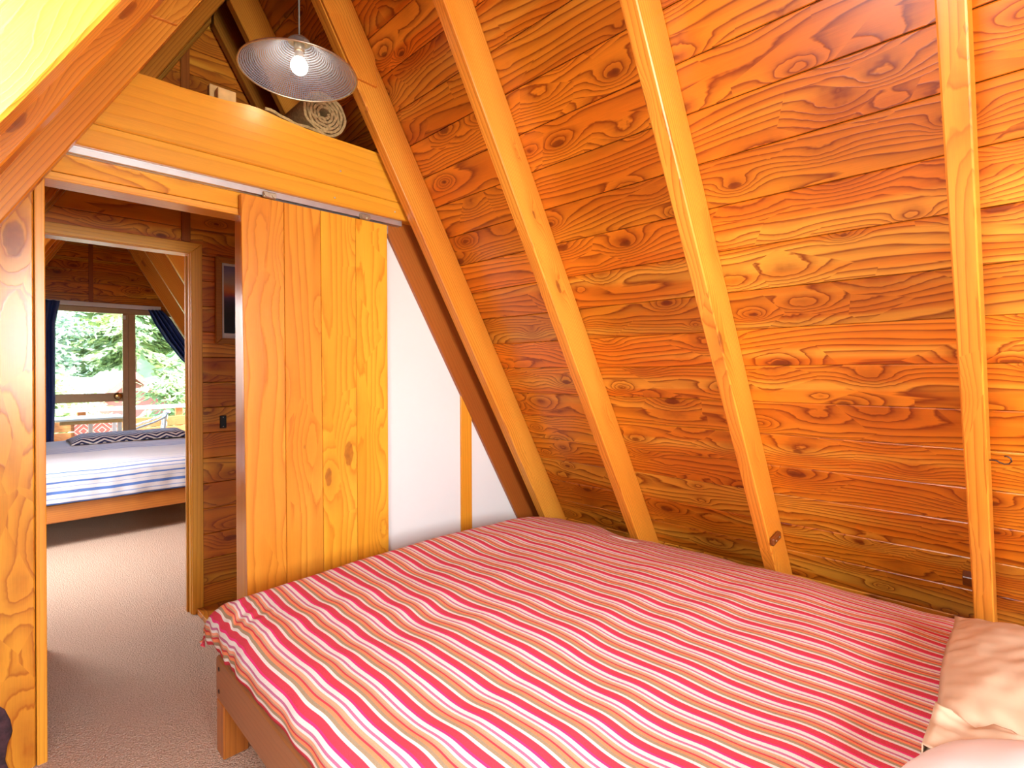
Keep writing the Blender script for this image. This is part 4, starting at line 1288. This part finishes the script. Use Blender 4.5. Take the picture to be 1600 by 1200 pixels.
def tree(name, label, x, y, z0, hgt, rad, mat, n, seed, conifer=False, leaf=0.22):
    r = random.Random(seed)
    root = empty(name, (x, y, z0))
    tag(root, label, 'tree', 'trees beyond the balcony')
    tube('trunk', [(x, y, z0), (x + 0.1, y, z0 + hgt * 0.4), (x, y + 0.1, z0 + hgt * 0.85)], [rad * 0.10, rad * 0.07, rad * 0.02], M['trunk'], root, 8)
    verts, faces = [], []
    cl = []
    for _ in range(60 if not conifer else 90):
        t = r.random() ** (1.0 if conifer else 0.8)
        a = r.uniform(0, 6.283)
        if conifer:
            rr = rad * (1 - t) ** 0.75 * r.uniform(0.55, 1.0) + 0.15
            cl.append((x + rr * math.cos(a), y + rr * math.sin(a), z0 + hgt * (0.12 + 0.88 * t) - 0.12 * rr, a, 0.55 + 0.5 * (1 - t)))
        else:
            ph = math.acos(r.uniform(-0.7, 1.0))
            rr = rad * r.uniform(0.5, 0.95)
            cl.append((x + rr * math.sin(ph) * math.cos(a), y + rr * math.sin(ph) * math.sin(a), z0 + hgt * 0.60 + hgt * 0.40 * math.cos(ph) * rr / rad, a, rad * 0.36))
    for _ in range(n):
        c = cl[r.randrange(len(cl))]
        if conifer:
            d = r.gauss(0, 0.55) * c[4]
            p = Vector((c[0] + d * math.cos(c[3]) + r.gauss(0, .30) * c[4], c[1] + d * math.sin(c[3]) + r.gauss(0, .30) * c[4], c[2] - 0.35 * d + r.gauss(0, 0.09)))
            ax = Vector((math.cos(c[3]) + r.gauss(0, .35), math.sin(c[3]) + r.gauss(0, .35), -0.45 + r.gauss(0, .2))).normalized()
        else:
            p = Vector((c[0] + r.gauss(0, .45) * c[4], c[1] + r.gauss(0, .45) * c[4], c[2] + r.gauss(0, .38) * c[4]))
            ax = Vector((r.gauss(0, 1), r.gauss(0, 1), r.gauss(0, .6))).normalized()
        sd = ax.cross(Vector((r.gauss(0, .5), r.gauss(0, .5), 1))).normalized()
        l = leaf * r.uniform(0.6, 1.3); w = l * (0.34 if conifer else 0.5)
        k = len(verts)
        verts += [p - ax * l * .5, p + sd * w * .5, p + ax * l * .5, p - sd * w * .5]
        faces.append((k, k + 1, k + 2, k + 3))
    me = bpy.data.meshes.new('foliage')
    me.from_pydata([tuple(v) for v in verts], [], faces)
    me.materials.append(mat)
    link(bpy.data.objects.new('foliage', me), None, root)
tree('conifer_tree', 'broad bright conifer with drooping boughs beside the red house', 6.5, 18.4, -3.0, 10.0, 2.7, M['leaf_conifer'], 16000, 11, True, 0.34)
tree('conifer_tree', 'small young conifer standing below the broad conifer', 2.95, 13.8, -3.0, 4.1, 0.62, M['leaf_conifer'], 5000, 12, True, 0.22)
tree('conifer_tree', 'conifer behind the red house gable', 5.6, 36.5, -3.0, 13.0, 3.8, M['leaf_conifer'], 15000, 13, True, 0.55)
tree('leafy_tree', 'pale yellow-green leafy tree in front of the house wing', 1.15, 18.3, -3.0, 4.3, 1.5, M['leaf_light'], 9000, 14, False, 0.22)
tree('leafy_tree', 'blue-green gum tree behind the pale leafy tree', 0.6, 34.5, -3.0, 10.0, 3.0, M['leaf_blue'], 10000, 15, False, 0.35)
tree('leafy_tree', 'bright leafy tree far to the curtain side of the house', -3.8, 26.0, -3.0, 8.0, 3.0, M['leaf_light'], 9000, 16, False, 0.32)
tree('leafy_tree', 'tall leafy tree at the foot of the hillside', 15.0, 50.0, -1.0, 14.0, 5.5, M['leaf_light'], 12000, 17, False, 0.6)
tree('leafy_tree', 'dense blue-green tree standing apart beyond the broad conifer', 11.5, 27.0, -3.0, 11.0, 4.0, M['leaf_blue'], 10000, 18, False, 0.42)
tree('leafy_tree', 'broad leafy tree on the lower hillside behind the gum tree', 1.6, 49.0, -1.0, 13.0, 6.0, M['leaf_light'], 12000, 19, False, 0.6)
